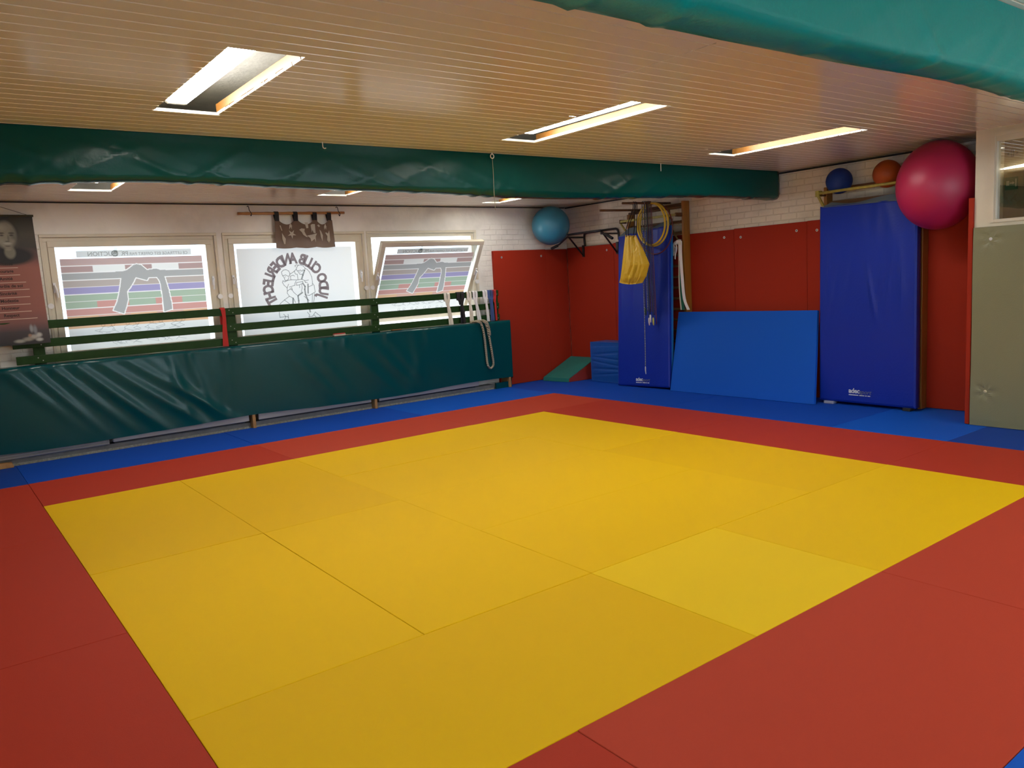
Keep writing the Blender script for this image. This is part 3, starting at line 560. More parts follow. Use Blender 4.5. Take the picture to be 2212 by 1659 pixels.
# radiators behind the vinyl
def ZF(k): return (.072+.028*k, .087+.028*k)
def convector(x0, x1, label, fins=False):
    t = thing('radiator', ((x0+x1)/2, 2.06, .105), label, 'radiator', 'low radiators under the bench')
    if fins:
        MB().box(x0, x1, 2.035, 2.10, .066, .45).build('panel', GREY, t, bev=.006)
        for k in range(4): MB().box(x0+.01, x1-.01, 2.022, 2.036, *ZF(k)).build('fin', GLITE, t, bev=.004)
    else:
        MB().box(x0, x1, 2.005, 2.05, .088, .48).build('panel', GLITE, t, bev=.006); MB().box(x0+.02, x1-.03, 2.06, 2.12, .066, .46).build('shaded_back_panel', BLK, t)  # rear panel coloured black for the shade in the gap below
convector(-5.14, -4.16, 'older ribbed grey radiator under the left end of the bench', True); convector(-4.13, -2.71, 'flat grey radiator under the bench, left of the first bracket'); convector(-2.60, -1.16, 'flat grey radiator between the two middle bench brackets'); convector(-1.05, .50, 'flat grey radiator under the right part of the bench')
# things on the bench
e = thing('board_eraser', (-1.50, 2.04, .958), 'small red and white board eraser lying on the bench', 'eraser')
MB().box(-1.575, -1.425, 2.02, 2.07, .959, .980).build('felt', M('felt_cream', (.5, .42, .36), .9), e, bev=.003); MB().box(-1.573, -1.427, 2.022, 2.068, .980, .990).build('grip', RCL, e, bev=.003)
tag(MB().box(-.78, -.64, 2.02, 2.06, .959, .972).build('wooden_block', PINE, bev=.003, org=(-.71, 2.04, .959)), 'small orange wooden strip lying on the bench', 'wood')
# rope over the bench
rp = thing('climbing_rope', (.62, 1.95, .97), 'thick beige rope loop hanging over the front of the bench', 'rope')
pts = [(.44, 2.035, .973), (.47, 1.985, .978), (.514, 1.955, .975), (.565, 1.95, .930), (.599, 1.95, .776), (.614, 1.95, .55), (.628, 1.95, .37), (.675, 1.95, .315), (.724, 1.95, .36), (.719, 1.95, .475), (.694, 1.95, .671), (.675, 1.95, .80)]
MB().tube(smooth_path(pts, 8), .0155, 12).build('loop', ROPE, rp, smooth=True)
kn = MB(); A = [(.685, 1.95, .77), (.675, 1.945, .85), (.655, 1.945, .92), (.62, 1.95, .972), (.58, 1.99, .982), (.50, 2.03, .976)]; sp_ = smooth_path(A, 10)
for ph in range(3):
    kn.tube([p+Vector((.018*math.sin(i*.55+ph*2.09), .010*math.cos(i*.55+ph*2.09), .006*math.sin(i*.55+ph))) for i, p in enumerate(sp_)], .0125, 8)
kn.build('splice', ROPE, rp, smooth=True)

# ================================================================== BELTS ON THE RAIL
GBEL = 'judo belts hung on the guard rail'
def rail_belt(x, w, mat, label, z_end=.962, tails=2, dx=(0, .03), open_top=True, zt=1.39):
    """belt folded double over the top board, pulled through its own loop"""
    mb = MB(); yf = 2.075
    for s_ in (-1, 1):
        o = s_*w*.62
        path = ([(x+o*.3, 2.118, 1.28), (x+o, 2.116, 1.37), (x+o, 2.10, zt)] if x < .8 else [(x+o, 2.106, zt), (x+o, 2.10, zt)]) + [(x+o, 2.096, zt), (x+o, 2.088, zt), (x+o, yf, 1.37), (x+o*.95, yf-.002, 1.31), (x+o*.35, yf-.006, 1.255), (x+o*.2, yf-.006, 1.22)]
        mb.ribbon(smooth_path(path, 4), w*1.0, .006, (1, 0, 0))
    mb.ribbon(smooth_path([(x-.6*w, yf-.006, 1.265), (x, yf-.012, 1.25), (x+.6*w, yf-.006, 1.262)], 4), .022, .006, (0, 0, 1))
    for k in range(tails):
        e_ = dx[k % len(dx)]
        mb.ribbon(smooth_path([(x, yf-.010-.004*k, 1.26), (x+e_*.4, yf-.012-.004*k, 1.15), (x+e_*.8, yf-.010-.004*k, 1.05), (x+e_, yf-.008-.004*k, z_end)], 5), [w*.9]*4+[w]*12, .005, (1, .15*k, 0))
    return tag(mb.build('judo_belt', mat, smooth=False, org=(x, 2.10, 1.39)), label, 'belt', GBEL)
rail_belt(.115, .042, WCL, 'cream judo belt, leftmost of the belts at the right end of the rail', dx=(.02, .05)); rail_belt(.335, .055, BLKC, 'black judo belt hung on the rail', dx=(.03, -.01), tails=3)
rail_belt(.475, .036, WCL, 'cream judo belt right beside the black belt', dx=(.0, .03)); rail_belt(.575, .036, WCL2, 'bright white judo belt hung on the rail right of the black belt', dx=(.03, .06)); rail_belt(.745, .036, WCL2, 'white judo belt hung on the rail beside the blue belt', dx=(.02, .03)); rail_belt(.835, .048, BCL, 'blue judo belt hung on the rail', dx=(.0, .02))
rail_belt(.90, .03, RCL, 'red judo belt at the right end of the rail beside the blue belt', tails=1, dx=(.01,))
tag(MB().ribbon([(-2.86, 2.118, 1.2), (-2.86, 2.112, 1.38), (-2.86, 2.10, 1.392), (-2.86, 2.088, 1.392), (-2.855, 2.076, 1.37), (-2.85, 2.072, 1.28), (-2.86, 2.072, 1.13), (-2.865, 2.072, .963)], [.05, .05, .05, .05, .05, .035, .05, .065], .006, (1, 0, 0)).build('judo_belt', RCL, org=(-2.86, 2.1, 1.39)), 'lone red judo belt hung on the rail between the left windows', 'belt', GBEL)

# ================================================================== BANNER AND NOREN
def banner():
    t = thing('wall_banner', (-4.85, 2.15, 2.42), 'hanging cloth banner with a grey portrait above a red list of words', 'banner')
    xl, xr, zt, zb = -5.14, -4.563, 2.405, 1.165
    def P(u, v, off=0): return (xl+(xr-xl)*u, 2.185-.135*v**1.3-off-.008*math.sin(math.pi*u*2+v*3)*v, zt+(zb-zt)*v)
    nu, nv = 110, 230; mb = MB(); mb.grid(P, nu, nv)
    U, V = np.meshgrid(np.arange(nu+1)/nu, np.arange(nv+1)/nv); u = U.ravel(); v = V.ravel()
    x = xl+(xr-xl)*u; z = zt+(zb-zt)*v; c = np.empty((len(u), 3))
    stops = [(0, (.030, .030, .024)), (.14, (.075, .072, .055)), (.24, (.055, .050, .045)), (.33, (.16, .075, .07)), (.40, (.30, .11, .085)), (.72, (.27, .10, .08)), (.83, (.19, .085, .075)), (.90, (.055, .045, .05)), (1, (.02, .02, .022))]
    for k in range(3): c[:, k] = np.interp(v, [s[0] for s in stops], [s[1][k] for s in stops])
    def blend(mask, col):
        m = np.clip(mask, 0, 1)[:, None]; c[:] = c*(1-m)+np.array(col)*m
    def el(cx, cz, a, b, soft=.35): return np.clip((1-np.hypot((x-cx)/a, (z-cz)/b))/soft, 0, 1)
    fx = -4.80
    blend(el(fx, 2.02, .24, .10, .3), (.022, .022, .024))               # dark jacket
    blend(el(fx+.01, 2.06, .055, .075), (.20, .19, .15))                # collar and neck
    blend(el(fx, 2.245, .115, .135, .2), (.045, .043, .036))            # hair at the sides
    blend(el(fx-.005, 2.225, .098, .150, .25), (.27, .255, .20))        # face
    blend(el(fx-.04, 2.30, .06, .05, .8), (.36, .34, .27))              # lit brow
    blend(el(fx+.06, 2.20, .05, .12, .9)*.7, (.10, .095, .075))         # shaded cheek
    for s_ in (-1, 1):
        blend(el(fx+s_*.042, 2.243, .034, .010, .5)*.85, (.06, .055, .045)); blend(el(fx+s_*.040, 2.222, .022, .009, .5)*.9, (.035, .03, .028))
        blend(el(fx+s_*.045, 2.168, .028, .03, .9)*.4, (.36, .34, .27))
    blend(el(fx+.012, 2.195, .012, .045, .7)*.7, (.12, .11, .09)); blend(el(fx, 2.163, .024, .008, .5)*.8, (.08, .07, .06))
    blend(el(fx, 2.145, .048, .014, .6), (.40, .38, .31)); blend(el(fx, 2.118, .032, .006, .5)*.9, (.07, .06, .05)); blend(el(fx, 2.085, .04, .016, .8)*.5, (.33, .31, .25))
    for cx, cz, a, b, col in ((-4.70, 1.235, .055, .03, (.34, .32, .28)), (-4.75, 1.215, .06, .025, (.26, .24, .2)), (-4.82, 1.20, .06, .022, (.30, .30, .26)), (-4.655, 1.25, .035, .03, (.40, .40, .38)), (-4.68, 1.30, .022, .06, (.20, .21, .23)), (-4.71, 1.315, .02, .05, (.26, .27, .28)), (-4.655, 1.205, .04, .022, (.42, .42, .40)), (-4.73, 1.25, .02, .02, (.30, .18, .12))): blend(el(cx, cz, a, b, .6), col)
    mb.col = c
    def put(cx, cz): return lambda X, Z: P((cx+X-xl)/(xr-xl), (cz+Z-zt)/(zb-zt), .002)
    for w, cz in (('Politesse', 1.935), ('Courage', 1.865), ('Amitié', 1.793), ('Contrôle de soi', 1.722), ('Sincérité', 1.650), ('Modestie', 1.580), ('Honneur', 1.510), ('Respect', 1.440)):
        mb.text(w, put(-4.855, cz), .040, 1, .02)
        ln = {'Politesse': .24, 'Courage': .26, 'Amitié': .34, 'Contrôle de soi': .38, 'Sincérité': .37, 'Modestie': .36, 'Honneur': .36, 'Respect': .44}[w]
        n = len(mb.v); x0 = -4.865-ln/2; mb.grid(lambda a, b: P((x0+ln*a-xl)/(xr-xl), (cz-.028+.006*b-zt)/(zb-zt), .002), int(ln*60), 1, 2)
    mb.build('print', [BANN, INKB, INKW], t)
    MB().tube([(xl-.01, 2.185, zt+.004), (xr+.01, 2.185, zt+.004)], .011, 10).build('rod', M('olive_rod', (.05, .05, .03), .5), t)
    MB().tube([(xl, 2.185, zt+.012), (-4.87, 2.205, 2.515), (xr-.04, 2.185, zt+.012)], .002, 5).build('cord', BLKC, t)
banner()
bp = thing('bamboo_pole', (-1.9, 2.16, 2.44), 'bamboo pole on two wall hooks above the emblem window', 'pole')
pl = MB(); pl.tube([(-2.55+1.31*i/26, 2.165, 2.437+.0006*i) for i in range(27)], [.0155+(.0025 if i % 5 == 2 else 0) for i in range(27)], 12); pl.build('cane', BAMB, bp, smooth=True)
for x in (-2.42, -1.325): MB().tube(smooth_path([(x, 2.21, 2.52), (x, 2.17, 2.52), (x, 2.145, 2.47), (x+.02, 2.143, 2.437), (x+.02, 2.165, 2.413), (x+.02, 2.187, 2.44)], 4), .0045, 7).build('hook', BLK, bp)
nr = thing('door_curtain', (-1.78, 2.16, 2.44), 'short brown gauze curtain with white judo figures, hung from the bamboo pole', 'curtain')
TX = [-2.105, -1.875, -1.635, -1.452]
def noren():
    mb = MB()
    def top(x):
        for a, b in zip(TX, TX[1:]):
            if a <= x <= b: t = (x-a)/(b-a); q = max(0, min(1, (t-.1)/.8)); return 2.362-.05*math.sin(math.pi*q)**.8
        return 2.362
    def P(u, v):
        xt = -2.135+.72*u; xb = -2.145+.745*u; zt_ = top(xt) if TX[0] < xt < TX[-1] else 2.362; x = xt+(xb-xt)*v
        zb_ = 2.043-.010*abs(math.sin(math.pi*3*u))
        return (x, 2.150+.010*math.sin(u*math.pi*8)*(.4+.6*v), zt_+(zb_-zt_)*v)
    mb.grid(P, 96, 30)
    def blob(cx, cz, pts, s_=1.0):
        k = len(pts); vv = [(cx+a*s_, 2.138, cz+b*s_) for a, b in pts]; mb.poly(vv, 1)
    r = random.Random(4)
    star = lambda n, R, q: [((R if i % 2 else R*q)*math.cos(math.pi*i/n+q), (R if i % 2 else R*q)*math.sin(math.pi*i/n+q)) for i in range(2*n)]
    blob(-1.905-.04, 2.20, star(5, .055, .35)); blob(-2.055, 2.155, [(-.01, .06), (.012, .02), (.03, -.01), (.02, -.07), (.005, -.07), (-.012, -.01)])
    blob(-2.075, 2.27, [(-.01, .03), (.002, .03), (.016, -.03), (.008, -.03)]); blob(-1.955, 2.285, [(-.018, -.03), (-.012, .02), (.008, .04), (.02, .01), (.012, -.03), (.004, .0)])
    blob(-1.80, 2.22, [(-.05, .03), (-.02, .045), (.02, .04), (.012, .01), (.03, -.03), (.05, -.06), (.03, -.055), (-.005, -.03), (-.02, .0)]); blob(-1.755, 2.30, [(-.02, .035), (.02, .035), (.022, -.03), (-.005, -.035)])
    blob(-1.672, 2.265, [(-.03, .04), (-.01, .05), (.025, .05), (.025, -.06), (.0, -.055), (-.012, -.02), (-.025, -.05)]); blob(-1.69, 2.16, [(-.07, .02), (-.01, .03), (.06, .045), (.04, .01), (.035, -.06), (.025, -.02), (-.02, -.05), (-.03, -.01)])
    blob(-1.575, 2.19, [(-.02, .06), (.0, .04), (.018, -.01), (.008, -.08), (-.008, -.03)]); blob(-1.49, 2.17, [(-.035, .04), (-.02, .045), (.0, .03), (.02, .07), (.024, -.05), (.005, -.08), (-.02, -.05), (-.01, .0)]); blob(-1.518, 2.275, [(-.014, -.03), (-.014, .01), (.003, .045), (.016, .01), (.008, -.03), (.0, .0)]); blob(-1.60, 2.29, [(-.02, .01), (.0, .02), (.018, .0), (.0, -.012)])
    return mb.build('cloth', [NOREN, NORW], nr)
noren()
for x in TX: MB().ribbon([(x, 2.150, 2.352), (x, 2.144, 2.42), (x, 2.146, 2.45), (x, 2.165, 2.462), (x, 2.185, 2.45), (x, 2.187, 2.42), (x, 2.158, 2.352)], .052, .004, (1, 0, 0)).build('tab', BLKC, nr)

# ================================================================== RED WALL PADDING
GP = 'red mats fixed on the walls as padding'
def wpanel(x0, x1, y0, y1, z0, z1, label, screws=(), ax='x'):
    c = ((x0+x1)/2, (y0+y1)/2, z0); t = thing('wall_padding', c, label, 'wall mat', GP)
    pm = MB().box(x0, x1, y0, y1, z0, z1).build('mat', REDP, t, bev=.004)
    for a, z in screws:
        if ax == 'x': q = [(x0-.0005, a, z), (x0-.004, a, z)]
        else: q = [(a, y0-.0005, z), (a, y0-.004, z)]
        MB().tube(q, .015, 14).build('washer', SCR, pm)
        d = Vector(q[1])-Vector(q[0]); MB().tube([Vector(q[1]), Vector(q[1])+d*.6], .006, 8).build('screw_head', DARK, pm)
wpanel(1.0, 1.955, 2.172, 2.218, .003, 1.935, 'red wall mat on the window wall behind the bench end', ((1.14, 1.84), (1.87, 1.84)), 'y'); wpanel(1.957, 2.3815, 2.172, 2.218, .003, 1.93, 'narrow red wall mat in the far corner on the window wall')
P_ = [(1.175, 2.17, 1.94, 'red wall mat on the right wall below the pull-up bar', ((1.31, 1.86),)), (.17, 1.172, 1.95, 'red wall mat hidden behind the slim crash mat', ()), (-.88, .168, 1.965, 'red wall mat behind the right post of the far climbing bars', ((-.74, 1.88),)), (-1.855, -.883, 1.972, 'red wall mat in the middle above the leaning blue mat', ((-.98, 1.865), (-1.73, 1.88))), (-2.84, -1.858, 1.975, 'red wall mat mostly hidden behind the big crash mat', ((-1.98, 1.865),)), (-3.785, -2.843, 1.98, 'red wall mat in the niche right of the big crash mat', ())]
for y0, y1, z1, lb, sc in P_: wpanel(2.382, 2.428, y0, y1, .003, z1, lb, sc)
wpanel(1.775, 2.378, -3.829, -3.790, .003, 1.99, 'red wall mat seen edge-on beside the grey-green panel')
# grey-green panel
gp = thing('wall_padding', (1.78, -4.6, 0), 'grey-green vinyl wall panel at the right edge below the partition pane', 'wall mat')
def gpanel():
    def dz(y, z):
        v = .004*math.sin(z*5+y*3)
        for a, b in ((-3.975, 1.629), (-3.959, .31)):
            r_ = math.hypot(y-a, z-b); v -= .012*math.exp(-(r_/.05)**2); ang = math.atan2(z-b, y-a)
            v += .005*math.exp(-(r_/.10)**2)*math.cos(ang*5)
        return v
    mb = MB(); y0, y1 = -3.838, -5.6
    mb.grid(lambda u, v: (1.765-dz(y0+(y1-y0)*u, 1.735*v)*(min(1, min(v, 1-v)*30)), y0+(y1-y0)*u, .003+1.73*v), 140, 120)
    mb.box(1.768, 1.798, y1, y0, .003, 1.73); return mb.build('vinyl_face', GRM, gp, smooth=False)
gpanel()
for (y, z), m in (((-3.975, 1.629), CLEAR), ((-3.959, .31), M('cream_button', (.55, .48, .28), .4))):
    MB().ball((1.772, y, z), (.009, .016, .016), 16, 8).build('button', m, gp, smooth=True)

# ================================================================== WALL BARS
def wall_bars(y0, y1, label, top=2.38):
    t = thing('climbing_bars', (2.32, (y0+y1)/2, 0), label, 'wall bars')
    for y in (y0, y1): MB().box(2.265, 2.378, y-.018, y+.018, .002, top if y == y0 else 2.30).build('post', OAK, t, bev=.004)
    z = .18
    while z < 2.22:
        MB().tube([(2.325, min(y0, y1)+.01, z), (2.325, max(y0, y1)-.01, z)], .017, 10).build('rung', OAKD, t, smooth=True); z += .139
    return t
wb = wall_bars(-.195, .76, 'oak climbing bars behind the slim crash mat with sticks pushed through')
for x, z in ((2.34, 2.345), (2.29, 2.31)): MB().tube([(x, -.19, z), (x, .755, z)], .018, 10).build('rung', OAKD, wb, smooth=True)
MB().box(2.15, 2.165, -.185, .81, 2.195, 2.225).build('front_bar', YPT, wb, bev=.004)
for y in (.80, -.18): MB().box(2.15, 2.27, y-.012, y+.012, 2.185, 2.235).build('bracket', OAKD, wb, bev=.003)
MB().hexa([(2.17, .79, 2.19), (2.19, .79, 2.19), (2.19, .81, 2.19), (2.17, .81, 2.19), (2.27, .79, 2.06), (2.29, .79, 2.06), (2.29, .81, 2.06), (2.27, .81, 2.06)][4:]+[(2.155, .79, 2.19), (2.175, .79, 2.19), (2.175, .81, 2.19), (2.155, .81, 2.19)]).build('brace', YPT, wb)
wb2 = wall_bars(-3.158, -2.15, 'climbing bars behind the big crash mat with a worn yellow front bar', 2.22)
MB().tube([(2.15, -2.14, 2.235), (2.15, -3.125, 2.242)], .015, 10).build('front_bar', YPT, wb2, smooth=True)
MB().box(2.352, 2.378, -3.17, -2.14, 2.255, 2.295).build('rear_rail', OAKD, wb2, bev=.003); MB().box(2.30, 2.34, -3.17, -2.14, 2.10, 2.15).build('rear_rail', OAKD, wb2, bev=.003)
for y in (-2.135, -3.135):
    MB().box(2.13, 2.20, y-.02, y+.02, 2.20, 2.262).build('bracket', YPT, wb2, bev=.003)
    MB().hexa([(2.24, y-.012, 2.105), (2.265, y-.012, 2.105), (2.265, y+.012, 2.105), (2.24, y+.012, 2.105), (2.15, y-.012, 2.2), (2.175, y-.012, 2.2), (2.175, y+.012, 2.2), (2.15, y+.012, 2.2)]).build('brace', YPT, wb2)
MB().box(2.15, 2.378, -2.16, -2.14, 2.205, 2.222).build('bracket', OAKD, wb2)
# sticks through the bars
GS = 'wooden sticks resting through the far climbing bars'
def stick(y, z, x0, label):
    return tag(MB().tube([(x0, y, z-.012), (2.375, y, z)], .0145, 12).build('wooden_stick', OAKD, smooth=True, org=(2.3, y, z)), label, 'stick', GS)
stick(.47, 2.335, 1.475, 'lower longer wooden stick reaching out left of the yellow bag'); stick(.10, 2.385, 1.50, 'upper wooden stick carrying the yellow bag and hoops')

# ================================================================== CRASH MATS AND OTHER MATS
def crash_mat(name, B, Tt, th, label, cat, front, side, wr=0, seed=0):
    """B: bottom-left/right of the front face, Tt: top-left/right; th pushes back along +x"""
    t = thing(name, ((B[0][0]+B[1][0])/2+th/2, (B[0][1]+B[1][1])/2, min(B[0][2], B[1][2])), label, cat)
    r = random.Random(seed); W_ = [(r.uniform(.05, .95), r.uniform(.55, 1), r.uniform(-.5, .5), r.uniform(.02, .05), r.uniform(.004, .010)) for _ in range(14)]
    f0 = quadgrid(B[0], B[1], Tt[1], Tt[0])
    def f(u, v):
        p = f0(u, v); d = .012*math.sin(math.pi*min(1, max(0, u)))*math.sin(math.pi*v)
        if wr:
            for cu, cv, sl, w, a in W_:
                q = (u-cu-(v-cv)*sl)/w
                if abs(q) < 4: d += wr*a*math.exp(-q*q)*math.exp(-((v-cv)/.14)**2)
        ed = min(u, 1-u, v*2, (1-v)*2); k = min(1, ed/.02); d -= .010*(1-k)**2
        return (p[0]-d, p[1], p[2])
    mb = MB(); nu, nv = 60, 100; mb.grid(f, nu, nv, 0, True)
    h = th*.52
    for rngs, inv in (([(0, j/nv) for j in range(nv+1)], 0), ([(1, j/nv) for j in range(nv+1)], 1), ([(i/nu, 0) for i in range(nu+1)], 1), ([(i/nu, 1) for i in range(nu+1)], 0)):
        for a, b in zip(rngs, rngs[1:]):
            p, q = f(*a), f(*b); p2, q2 = (f0(*a)[0]+h, p[1], p[2]), (f0(*b)[0]+h, q[1], q[2])
            mb.add([p, q, q2, p2], [(0, 1, 2, 3)], 0)
    c = [f0(0, 0), f0(1, 0), f0(1, 1), f0(0, 1)]
    mb.build('front_half', front, t, smooth=False)
    k = MB(); pf = [(p[0]+h+.004, p[1], p[2]) for p in c]; pb = [(p[0]+th, p[1], p[2]) for p in c]
    k.add(pf+pb, [(0, 1, 2, 3), (7, 6, 5, 4), (0, 4, 5, 1), (1, 5, 6, 2), (2, 6, 7, 3), (3, 7, 4, 0)]).build('rear_half', side, t, bev=.004, fixn=True)
    return t, f
def logo(t, f, u0, v0, w, h):
    def put(cu, cv, dd=.004): return lambda X, Z: (lambda p: (p[0]-dd, p[1], p[2]))(f(cu+X/w, cv+Z/h))
    mb = MB(); mb.text('adec', put(u0, v0), .070, 0, .03, .92); mb.text('sport', put(u0+.115/w, v0-.002), .062, 1, .01, .95, .3)
    for a, b in ((-.06, .045), (.055, .11), (.118, .135), (.143, .172)): mb.grid(lambda x, y: put(u0, v0)(a+(b-a)*x, -.026+.009*y), 4, 1, 0)
    h_ = [c for c in bpy.data.objects if c.parent == t and c.name.startswith('front_half')][0]; mb.build('printed_logo', [LOGO, LOGO2], h_)
cm, f1 = crash_mat('crash_mat', [(1.925, .735, .006), (1.955, -.165, .032)], [(2.165, .86, 2.02), (2.155, -.055, 2.09)], .085, 'slim dark blue gymnastics crash mat leaning on the far climbing bars', 'crash mat', DBL, LBL, 1.0, 2)
logo(cm, f1, .44, .035, .9, 2.07)
def flap(t, A, Bq, C_, D_, seed):
    r = random.Random(seed); mb = MB(); g = quadgrid(A, Bq, C_, D_)
    mb.grid(lambda u, v: (lambda p: (p[0]-.010*math.sin(u*9+seed)*v, p[1], p[2]+(.018*math.sin(u*7+seed)-.014*math.sin(math.pi*u))*v))(g(u, v)), 40, 8); mb.build('mesh_flap', MESHV, t, solid=.004)
flap(cm, (2.166, .85, 2.01), (2.157, -.055, 2.08), (2.245, -.05, 2.155), (2.245, .72, 2.10), 1)
cm3, f3 = crash_mat('crash_mat', [(2.105, -2.165, .034), (2.115, -3.19, .030)], [(2.165, -2.145, 2.095), (2.165, -3.165, 2.075)], .088, 'big dark blue gymnastics crash mat standing under the balls', 'crash mat', DBL, DBL2, .8, 5)
logo(cm3, f3, .39, .052, 1.02, 2.06)
flap(cm3, (2.166, -2.17, 2.085), (2.166, -3.16, 2.065), (2.235, -3.14, 2.135), (2.235, -2.24, 2.13), 3)
tag(MB().box(2.10, 2.19, -2.33, -2.22, .001, .030).build('foam_block', M('pale_foam', (.30, .33, .45), .8), bev=.004, org=(2.14, -2.28, .001)), 'small pale block wedged under the big crash mat', 'block')
tag(MB().box(2.10, 2.19, -3.15, -3.07, .001, .030).build('foam_block', DARK, bev=.004, org=(2.14, -3.1, .001)), 'dark block under the right corner of the big crash mat', 'block')
ln = MB().hexa([(1.925, -.20, .002), (1.955, -2.195, .002), (1.995, -2.195, .0015), (1.965, -.20, .0015), (2.205, -.135, .985), (2.195, -2.095, 1.0), (2.232, -2.095, .992), (2.242, -.135, .977)]).build('judo_mat', BLU2, bev=.004, org=(2.0, -1.2, 0), fixn=True)
tag(ln, 'bright blue judo mat leaning lengthways against the wall between the crash mats', 'mat')
# foam wedge and cube
wg = thing('foam_wedge', (2.0, 1.85, 0), 'green topped foam wedge with red side in the far corner', 'foam wedge')
A, B, C_, D_ = (1.715, 2.07), (1.80, 1.60), (2.33, 1.555), (2.30, 2.09)
MB().hexa([(*A, .001), (*B, .001), (*C_, .001), (*D_, .001), (*A, .045), (*B, .045), (2.31, 1.56, .30), (2.28, 2.08, .30)]).build('body', M('red_wedge', (.30, .028, .018), .5), wg, bev=.006, fixn=True)
MB().hexa([(A[0]-.006, A[1], .002), (B[0]-.004, B[1]-.002, .002), (B[0]+.004, B[1]-.002, .046), (A[0]+.004, A[1], .046), (A[0]-.010, A[1], .004), (B[0]-.010, B[1]-.002, .004), (B[0]-.002, B[1]-.002, .054), (A[0]-.002, A[1], .054)]).build('front_strip', TEALW, wg, fixn=True)
MB().hexa([(A[0], A[1], .047), (B[0], B[1]-.003, .047), (2.312, 1.557, .302), (2.28, 2.08, .302), (A[0], A[1], .055), (B[0], B[1]-.003, .055), (2.312, 1.557, .310), (2.28, 2.08, .310)]).build('top_cover', TEALW, wg, fixn=True)
def foam_cube():
    t = thing('foam_cube', (2.2, 1.1, 0), 'creased mid-blue foam cube beside the wedge', 'foam cube')
    r = random.Random(3)
    def f(u, v):
        y = 1.395-.608*u; x = 2.065-.0*u; d = .012*math.sin(math.pi*u)*math.sin(math.pi*v)
        for cv, sl, a in ((.93, .05, -.010), (.72, .1, -.014), (.60, -.06, -.009), (.33, .02, -.016), (.20, .1, -.008), (.47, -.1, -.008)):
            q = (v-cv-sl*(u-.5))/.025; d += a*math.exp(-q*q)*(.4+.6*math.sin(math.pi*u))
        return (x-d, y, .004+.565*v)
    mb = MB(); mb.grid(f, 40, 60, 0, True)
    mb.box(2.066, 2.375, .787, 1.394, .004, .568); mb.build('cover', BLUV, t, smooth=False)
    for a, b in (((2.068, 1.398, .565), (2.068, .787, .570)), ((2.068, 1.398, .01), (2.068, 1.398, .565)), ((2.068, 1.398, .008), (2.068, .787, .008))): MB().tube([a, b], .006, 6).build('piping', BLUV, t)
foam_cube()

# ================================================================== BALLS
tag(MB().ball((1.88, 1.93, 2.26), .275).build('exercise_ball', BALLC, smooth=True, org=(1.88, 1.93, 1.985)), 'turquoise exercise ball resting on the pull-up bar in the corner', 'ball')
tag(MB().ball((1.96, -3.448, 2.148), (.40, .337, .398), 64, 40).build('exercise_ball', BALLP, smooth=True, org=(1.96, -3.448, 1.75)), 'very large magenta exercise ball jammed under the ceiling', 'ball')
tag(MB().ball((2.245, -2.32, 2.343), .132).build('exercise_ball', BALLB, smooth=True, org=(2.245, -2.32, 2.21)), 'small dark blue ball on the climbing bars', 'ball')
tag(MB().ball((2.245, -2.83, 2.346), .135).build('exercise_ball', BALLO, smooth=True, org=(2.245, -2.83, 2.21)), 'small orange ball on the climbing bars', 'ball')

# ================================================================== PULL-UP BAR
pb = thing('pull_up_bar', (2.2, 1.4, 1.97), 'black steel pull-up bar bolted on the right wall', 'pull-up bar')
R_ = .016
MB().tube(smooth_path([(2.0, 1.70, 2.105), (2.0, 1.66, 2.108), (2.0, 1.38, 2.112), (2.0, 1.02, 2.114)], 3), R_, 10).build('front_tube', BLK, pb, smooth=True)
MB().tube(smooth_path([(2.405, 1.79, 1.95), (2.40, 1.79, 2.10), (2.40, 1.74, 2.135), (2.40, 1.60, 2.14), (2.40, 1.2, 2.145), (2.40, 1.12, 2.14), (2.40, 1.085, 2.10), (2.405, 1.083, 1.99)], 4), R_, 10).build('wall_frame', BLK, pb, smooth=True)
for y in (1.79, 1.085):
    MB().tube([(2.40, y, 2.075), (2.0, y-.06, 2.075)], .013, 8).build('arm', BLK, pb)
    MB().tube([(2.375, y+.01, 1.81), (2.05, y-.06, 2.07)], .012, 8).build('strut', BLK, pb)
    MB().box(2.366, 2.381, y-.015, y+.025, 1.79, 1.96).build('wall_plate', BLK, pb)
MB().tube([(2.0, 1.70, 2.085), (1.95, 1.84, 1.985), (1.915, 1.95, 1.940)], .013, 8).build('grip_tube', BLK, pb); MB().tube([(1.945, 1.87, 1.970), (1.905, 1.97, 1.932)], .020, 10).build('foam_grip', FOAM, pb, smooth=True)
MB().tube([(2.0, 1.02, 2.10), (1.94, .82, 2.03), (1.90, .70, 1.985)], .013, 8).build('grip_tube', BLK, pb); MB().tube([(1.965, .90, 2.058), (1.905, .71, 1.988)], .020, 10).build('foam_grip', FOAM, pb, smooth=True)

